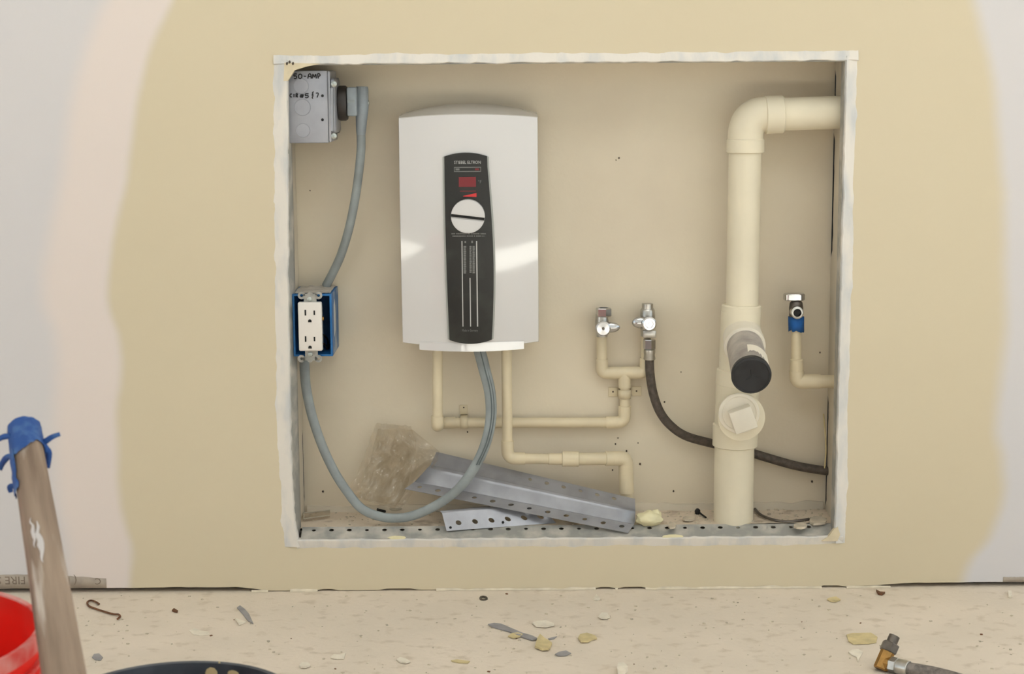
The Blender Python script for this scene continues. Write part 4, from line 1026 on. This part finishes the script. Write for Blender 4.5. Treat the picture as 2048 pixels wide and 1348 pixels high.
for k, (u, v, a_, b_, lab) in enumerate(((795, 1073.5, 18, 3.6, 'cream paint flake on the metal edge below the cable loop'), (1345, 1072, 22, 5, 'cream paint flake on the metal edge below the foam lump'))):
    p_ = [P(uu, vv, .004) for uu, vv in rag(u, v, a_, b_, 10, k+20)]
    n_ = len(p_); V = [q+Vector((0, o_, 0)) for o_ in (0, .0012) for q in [Vector((q.x, .0012+(q.z-OZ0)*.0-.0025, q.z)) for q in p_]]
    setp(obj('paint_flake', (V, [tuple(range(n_)), tuple(range(n_, 2*n_))]+[(i, (i+1) % n_, n_+(i+1) % n_, n_+i) for i in range(n_)]), M['foam'], None, 0), lab, 'paint flake', 'paint flakes on the bottom edge')
# crumbs, too small to count
random.seed(11); gs = []
for i in range(300):
    x = random.uniform(NX0+.01, NX1-.01); y = .03+(YB-.036)*random.random()**.8; s = random.uniform(.0005, .0018)
    if i > 220: x = random.uniform(.28, NX1-.01); s *= 1.5
    gs.append(box((x, y, NF+.0022*nz(x*14, y*20, 0)+.0012*nz(x*45, y*60, 2)+s*.3), (s*1.8, s*1.5, s), Matrix.Rotation(random.uniform(0, 3), 3, 'Z')))
setp(obj('plaster_crumbs', join(*gs), M['plaster'], None, 0), 'fine plaster crumbs scattered over the recess floor', 'crumbs', None, 'stuff')
gs = []
for (u, v, r_) in ((1238, 316, 1.7), (1232, 320, 1.0), (1711, 367, 1.2), (620, 381, 1.2), (646, 983, 2.2), (1231, 888, 1.6), (1236, 876, 1.2), (1253, 902, 2), (1280, 928, 2.2), (1347, 982, 2), (1624, 963, 2.2), (1640, 705, 1.6), (935, 864, 1.5), (1362, 744, 1.2), (1329, 804, 1.8), (1276, 886, 1.2), (1225, 940, 1.6)):
    if u > 1690: continue
    gs.append(blob(P(u, v, YB-.0004), px(r_), .0008, px(r_)*1.2, u, .5, 5))
setp(obj('wall_specks', join(*gs), M['straw']), 'dark specks and nicks on the recess back wall', 'specks', None, 'stuff')
setp(obj('splinter', tube(catmull([P(1647, 828, .094), P(1650, 860, .096), P(1652, 900, .094), P(1649, 938, .096)], 4), .0012, 6), M['chip']), 'thin pale wood splinter hanging down the right recess corner', 'splinter')

# ------------------------------------------------------------------ litter on the slab
flake('paint_chip', 'large oval tan paint chip lying beside the brass fitting', 'paint chip', [(1693, 1272), (1704, 1269), (1722, 1269), (1742, 1269), (1755, 1277), (1752, 1287), (1738, 1289), (1722, 1290), (1706, 1290), (1697, 1284)], 'chip', .0014, 0, .0016, 'paint chips on the slab')
flake('paint_chip', 'pale ragged paint chip with a tail, below the large oval chip', 'paint chip', [(1697, 1306), (1704, 1302), (1716, 1301), (1726, 1305), (1724, 1310), (1719, 1318), (1716, 1326), (1713, 1316), (1704, 1312)], 'chip_pale', .0014, 0, .001, 'paint chips on the slab')
flake('paint_chip', 'crumpled tan paint chip at the right end of the grey strip', 'paint chip', [(1070, 1298), (1074, 1284), (1080, 1277), (1090, 1283), (1104, 1290), (1100, 1300), (1097, 1304), (1084, 1304)], 'chip', .003, 0, .008, 'paint chips on the slab')
flake('paint_chip', 'tan paint chip with curled front edge, right of the crumpled chip', 'paint chip', [(1156, 1279), (1160, 1272), (1174, 1270), (1190, 1274), (1194, 1280), (1184, 1282), (1176, 1287), (1162, 1288)], 'chip', .002, 0, .003, 'paint chips on the slab')
flake('paint_chip', 'flat pale paint chip behind the grey strip', 'paint chip', [(1064, 1249), (1072, 1246), (1092, 1244), (1108, 1250), (1108, 1254), (1092, 1257), (1072, 1256)], 'chip_pale', .0012, 0, .003, 'paint chips on the slab')
flake('paint_chip', 'thin tan paint chip tucked under the middle of the grey strip', 'paint chip', [(1016, 1275), (1024, 1269), (1036, 1268), (1046, 1271), (1038, 1277), (1026, 1279)], 'chip', .0012, 0, .002, 'paint chips on the slab')
flake('paint_chip', 'small pale curled chip between wall and crumpled chips', 'paint chip', [(1196, 1236), (1204, 1230), (1214, 1230), (1220, 1237), (1212, 1241), (1202, 1241)], 'chip_pale', .0012, 0, .004, 'paint chips on the slab')
flake('paint_chip', 'tiny pale triangular chip close to the wall', 'paint chip', [(1187, 1201), (1193, 1193), (1200, 1201), (1194, 1202)], 'chip_pale', .003, 0, .002, 'paint chips on the slab')
flake('paint_chip', 'squarish pale chip on the slab right of the black bucket', 'paint chip', [(661, 1318), (668, 1311), (680, 1312), (692, 1309), (688, 1319), (674, 1320)], 'chip_pale', .0016, 0, .002, 'paint chips on the slab')
flake('paint_chip', 'rounded pale chip nearest the black bucket', 'paint chip', [(598, 1334), (604, 1329), (616, 1329), (621, 1334), (612, 1338), (602, 1338)], 'chip_pale', .002, 0, .002, 'paint chips on the slab')
flake('paint_chip', 'pale chip with pointed right end, below the heater', 'paint chip', [(793, 1322), (800, 1318), (812, 1320), (821, 1326), (812, 1330), (800, 1327)], 'chip_pale', .0016, 0, .003, 'paint chips on the slab')
flake('paint_chip', 'long narrow tan chip left of the grey strip', 'paint chip', [(902, 1324), (914, 1321), (930, 1323), (940, 1324), (936, 1328), (918, 1327)], 'chip', .0012, 0, .001, 'paint chips on the slab')
flake('paint_chip', 'pale chunk at the bottom edge below the forked valves', 'paint chip', [(1234, 1346), (1236, 1337), (1248, 1336), (1256, 1344), (1246, 1352), (1236, 1352)], 'chip_pale', .007, 0, .002, 'paint chips on the slab')
flake('paint_chip', 'pale chip left of the small grey leaf-shaped strip', 'paint chip', [(470, 1240), (480, 1242), (492, 1246), (484, 1250), (478, 1252)], 'chip_pale', .0016, 0, .003, 'paint chips on the slab')
flake('paint_chip', 'tan chip at the wall foot near the right gap', 'paint chip', [(1654, 1201), (1660, 1198), (1672, 1197), (1681, 1202), (1672, 1206), (1662, 1205)], 'chip', .0016, 0, .002, 'paint chips on the slab')
flake('paint_chip', 'small white stub chip at the far right by the wall', 'paint chip', [(2016, 1186), (2023, 1185), (2024, 1192), (2023, 1197), (2017, 1196)], 'chip_pale', .003, 0, .001, 'paint chips on the slab')
flake('paint_chip', 'wide pale smear of dried paint behind the black bucket', 'paint chip', [(378, 1262), (388, 1257), (402, 1262), (416, 1264), (420, 1270), (404, 1272), (388, 1270)], 'chip_pale', .0005, 0, .0002, 'paint chips on the slab')
flake('grey_strip', 'bent grey strip of paint skin lying among the tan chips', 'paint strip', [(976, 1251), (988, 1249), (1002, 1250), (1022, 1258), (1046, 1268), (1064, 1274), (1076, 1281), (1064, 1283), (1046, 1277), (1020, 1266), (1000, 1260), (984, 1256)], 'grey_chip', .0016, 0, .002)
flake('grey_scrap', 'small grey scrap below the crumpled tan chip', 'paint scrap', [(1110, 1311), (1118, 1306), (1132, 1304), (1142, 1309), (1132, 1313), (1116, 1314)], 'grey_chip', .001, 0, .002)
flake('grey_sliver', 'narrow grey sliver pointing away from the crumpled tan chip', 'paint sliver', [(1096, 1279), (1106, 1276), (1114, 1275), (1108, 1279), (1099, 1281)], 'grey_chip', .001, 0, .001)
flake('grey_leaf', 'leaf-shaped grey scrap on the slab behind the black bucket', 'paint scrap', [(474, 1217), (480, 1213), (490, 1220), (498, 1229), (503, 1240), (507, 1250), (496, 1243), (486, 1230)], 'grey_chip', .0012, 0, .001)
flake('grey_stain', 'faint grey scrap on the slab right of the wooden pole', 'paint scrap', [(184, 1316), (188, 1309), (198, 1308), (206, 1316), (202, 1322), (190, 1321)], 'grey_chip', .0006, 0, .0004)
flake('brown_scrap', 'tiny brown scrap on the slab behind the black bucket', 'scrap', [(344, 1223), (348, 1220), (356, 1224), (355, 1227), (348, 1225)], 'rust', .0022, 0, .001)
flake('brown_splinter', 'small brown splinter at the foot of the wall by the right gap', 'splinter', [(1752, 1184), (1760, 1187), (1770, 1188), (1764, 1192), (1756, 1190)], 'rust', .003, 0, .002)
hk = setp(obj('wire_hook', tube(catmull([FZ(198, 1208, .003), FZ(190, 1203, .0026), FZ(181, 1201, .0026), FZ(174.5, 1205, .0022), FZ(178, 1212, .0022), FZ(190, 1217, .0022), FZ(208, 1223, .0022), FZ(226, 1228, .0024), FZ(237, 1229, .003), FZ(240, 1233, .003), FZ(235, 1238, .003)], 5), .0015, 8), M['rust']), 'rusty bent wire hook on the slab beside the wooden pole', 'wire hook')
ws = setp(obj('washer', lathe([(0, .0035), (0, .0062), (.002, .0062), (.002, .0035), (0, .0035)], FZ(967, 1198, .0006), Z+Vector((.1, -.25, 0)), 20, False), M['old_steel']), 'small dark steel washer on the slab near the wall', 'washer')
random.seed(5); gs = []
def slabpt(): return FZ(random.uniform(-40, 2090), 1188+random.random()**.9*190, 0)
for i in range(420):
    p_ = slabpt(); s = random.choice((.0005, .0008, .0011, .0016))
    gs.append(box(p_+Z*s*.3, (s*2.2, s*1.6, s), Matrix.Rotation(random.uniform(0, 3), 3, 'Z')))
setp(obj('slab_crumbs', join(*gs[:300]), M['plaster'], None, 0), 'fine pale crumbs scattered over the concrete slab', 'crumbs', None, 'stuff')
setp(obj('dark_grit', join(*[g for i, g in enumerate(gs[300:]) if i % 6 == 0]), M['rust'], None, 0), 'scattered specks of dark grit on the concrete slab', 'grit', None, 'stuff')

# hose end with brass elbow on the slab
def floor_hose():
    b0 = FZ(1766, 1325, .0105)
    t = thing('floor_hose', 'grey braided hose end with brass elbow fitting lying on the slab', 'hose', Vector((b0.x, b0.y, 0)))
    top = P(1786, 1279, b0.y+.012); ax = (top-b0).normalized(); L_ = (top-b0).length
    hpath = [FZ(1790, 1327, .0105), FZ(1806, 1331, .0105), FZ(1826, 1336, .0103), FZ(1870, 1347, .0092), FZ(1930, 1364, .0090), FZ(2010, 1400, .0090), FZ(2100, 1450, .0090), FZ(2200, 1520, .009)]
    hx = (hpath[1]-hpath[0]).normalized()
    obj('brass_elbow', join(lathe([(-.010, .0080), (-.0085, .0098), (L_*.45, .0098), (L_*.48, .0088)], b0, ax, 10), lathe([(0, .0092), (.012, .0092), (.013, .008)], b0, hx, 10)), M['brass'], t, 25)
    obj('hex_nut', hexnut(b0+ax*L_*.46, ax, .0118, .0125), M['old_steel'], t, 20)
    obj('threaded_end', lathe([(0, .0072), (.0115, .0072), (.012, .0062), (.012, .0045), (.008, .0045)], b0+ax*(L_*.46+.0115), ax, 18, True), M['old_steel'], t)
    obj('hex_nut', hexnut(b0+hx*.0105, hx, .0106, .0105), M['brushed'], t, 20)
    obj('crimp_sleeve', lathe([(0, .0094), (.001, .0102), (.0155, .0104), (.0165, .0095)], b0+hx*.021, hx, 24), M['brushed'], t)
    st = b0+hx*.034
    pp = catmull([st]+[p_ for p_ in hpath if (p_-st).dot(hx) > .012], 6)
    obj('braid', tube(pp, .0086, 18), M['steel_hose'], t, 60)
floor_hose()

# ------------------------------------------------------------------ buckets and pole in the foreground
def bucket(name, label, c, rt_, rb_, h, outer, inner, th=.003):
    t = thing(name, label, 'bucket', Vector((c.x, c.y, 0)))
    o = Vector((c.x, c.y, 0))
    k = lambda z: rb_+(rt_-rb_)*z/h
    body = obj('body', lathe([(0, .001), (0, rb_-.004), (.004, rb_), (h*.5, k(h*.5)), (h, rt_), (h+.0005, rt_-th*.5), (h, rt_-th), (h*.5, k(h*.5)-th), (.006, rb_-th), (.006, .001)], o, Z, 64, False), M[inner], t, 40)
    obj('outer_skin', lathe([(.01, k(.01)+.0004), (h*.5, k(h*.5)+.0004), (h-.045, k(h-.045)+.0004)], o, Z, 64, False), M[outer], t, 40)
    obj('rim', lathe([(h-.010, rt_), (h-.010, rt_+.003), (h-.001, rt_+.0032), (h+.002, rt_+.0012), (h+.0015, rt_-th+.0002), (h-.002, rt_-th)], o, Z, 64, False), M[outer if name != 'black_bucket' else 'bucket_black'], t, 40)
    for dz in (.024, .040):
        obj('collar', lathe([(h-dz, k(h-dz)), (h-dz, k(h-dz)+.0045), (h-dz+.003, k(h-dz)+.0045), (h-dz+.003, k(h-dz))], o, Z, 64, False), M[outer], t, 40)
    return t
E_ = FZ(77, 1277, .34)
bucket('red_bucket', 'red plastic bucket smeared with pale paint in the bottom left corner', Vector((E_.x-.1395, E_.y, 0)), .136, .116, .34, 'red_scuffed', 'red_plastic')
f_ = FZ(390, 1326.5, .24)
kb = bucket('black_bucket', 'black bucket rim with dried paint flecks at the bottom of the picture', Vector((f_.x, f_.y-.105, 0)), .105, .09, .24, 'bucket_black', 'bucket_black')
for k, (u, a_, dz, sz) in enumerate(((425, 13, .008, .006), (471, 13, .006, .003), (255, 5, .006, .002), (290, 4, .008, .002), (345, 2, .012, .004), (440, 2, -.0005, .003))):
    cx_, cy_ = f_.x, f_.y-.105; ang = math.acos(max(-1, min(1, (P(u, 1335, f_.y).x-cx_)/.1015))); rr = .1010 if dz > 0 else .1035
    p_ = Vector((cx_+rr*math.cos(ang), cy_+rr*math.sin(ang), .24-dz))
    tg = Vector((-math.sin(ang), math.cos(ang), 0)); nr = Vector((math.cos(ang), math.sin(ang), 0)); wv = a_*.00045
    obj('paint_fleck', prism([(wv*(1+.4*nz(i, k, 0))*math.cos(2*PI*i/9), sz*(1+.4*nz(i, k, 5))*math.sin(2*PI*i/9)) for i in range(9)], p_, tg, Z, -nr, .0008), M['chip'], kb, 0)

def pole():
    A = P(128, 1348, -1.27); B = P(48, 858, -1.05); d = (B-A).normalized()
    G = A-d*((A.z-.012)/d.z); n = 40; Ln = (B-G).length
    t = thing('wooden_pole', 'paint-spattered wooden pole with torn blue tape on its tip, leaning on the red bucket', 'pole', Vector((G.x, G.y, 0)))
    fA = (A-G).length/Ln
    rad = lambda q: .0160+(.0128-.0160)*(q-fA)/(1-fA) if q > fA else .0160
    obj('shaft', tube([G.lerp(B, i/n) for i in range(n+1)], [rad(i/n)*(1+.02*nz(i*.3, 2, 0)) for i in range(n+1)], 28), pole_wood(d), t, 60)
    sx = d.cross(Vector((0, -1, 0))).normalized()       # to the right in the picture
    if sx.x < 0: sx = -sx
    vw = d.cross(sx); vw = vw if vw.y < 0 else -vw       # towards the viewer
    def surf(q, a, e=.0006): return G.lerp(B, q)+(sx*math.cos(a)+vw*math.sin(a))*(rad(min(1, q))+e)
    def Lq(v): # position along the pole for a picture row
        return fA+(1-fA)*(1348-v)/(1348-858)
    # tape cap round the tip
    V, Fc = [], []; nn = 40; rows = [868, 880, 895, 912]
    q1 = Lq(857)
    V2 = []
    for j, q in enumerate((q1, Lq(862), Lq(880), Lq(898), Lq(925))):
        for i in range(nn):
            a = 2*PI*i/nn
            qq = q-(.004*0)
            if j == 4:
                x = math.cos(a); qq = Lq(930-28*(x > .25)*(x-.25)+5*nz(x*4, math.sin(a)*4, 2))
            V.append(surf(qq, a, .0012+.0012*nz(math.cos(a)*3, math.sin(a)*3, j)))
    for j in range(4):
        for i in range(nn): Fc.append((j*nn+i, j*nn+(i+1) % nn, (j+1)*nn+(i+1) % nn, (j+1)*nn+i))
    top = G.lerp(B, q1)+d*.004
    k = len(V); V.append(top)
    for i in range(nn): Fc.append((i, (i+1) % nn, k))
    obj('tape_cap', (V, Fc), M['tape_dark'], t, 60)
    # tail of tape down the left side
    g = grid(lambda s, q_: surf(Lq(915+85*q_+3*nz(s*3, q_*4, 1)), math.radians(180-(18+52*s+10*nz(q_*5, s, 3))), .0016+.001*nz(s*6, q_*6, 8)), 8, 16)
    solid(obj('tape_tail', g, M['tape_dark'], t, 60), .0006)
    def strip(pts, w_, nm='tape_shred', mt='tape_dark'):
        pp = catmull([P(u, v, y) for u, v, y in pts], 4); V = []; Fc = []
        for i, p_ in enumerate(pp):
            tn = (pp[min(i+1, len(pp)-1)]-pp[max(0, i-1)]).normalized(); sd_ = tn.cross(Vector((.3, -1, .2))).normalized(); ww = w_*(1-.55*abs(i/(len(pp)-1)-.4))
            V += [p_-sd_*ww, p_+sd_*ww]
        for i in range(len(pp)-1): Fc.append((2*i, 2*i+1, 2*i+3, 2*i+2))
        solid(obj(nm, (V, Fc), M[mt], t, 60), .0007)
    yb = B.y-.010
    strip([(74, 884, yb), (88, 884, yb-.004), (104, 874, yb-.006), (120, 868, yb-.006)], .0026)
    strip([(86, 886, yb-.004), (92, 898, yb-.006), (98, 908, yb-.004), (95, 936, yb-.002)], .0030)
    strip([(20, 872, yb-.008), (6, 874, yb-.006), (-8, 882, yb-.006)], .0026)
    strip([(24, 912, yb-.014), (14, 915, yb-.010), (4, 928, yb-.006), (0, 940, yb-.004)], .0028)
    strip([(20, 914, yb-.016), (30, 914, yb-.018), (40, 919, yb-.018)], .0020)
    strip([(30, 972, yb-.018), (20, 974, yb-.012), (22, 985, yb-.012)], .0026)
    # dried white paint runs
    for k, (v0, v1, a0, w_) in enumerate(((1085, 1168, 66, .0022), (1075, 1135, 82, .0014))):
        g = grid(lambda s, q_: surf(Lq(v0+(v1-v0)*q_), math.radians(a0)+(s-.5)*w_/.014*2*math.sin(PI*min(.97, max(.03, q_)))*(1+.5*nz(q_*6, k, 0))+.12*nz(q_*5, k, 4), .0006), 4, 14)
        solid(obj('paint_run', g, M['splash'], t, 60), .0006)
pole()
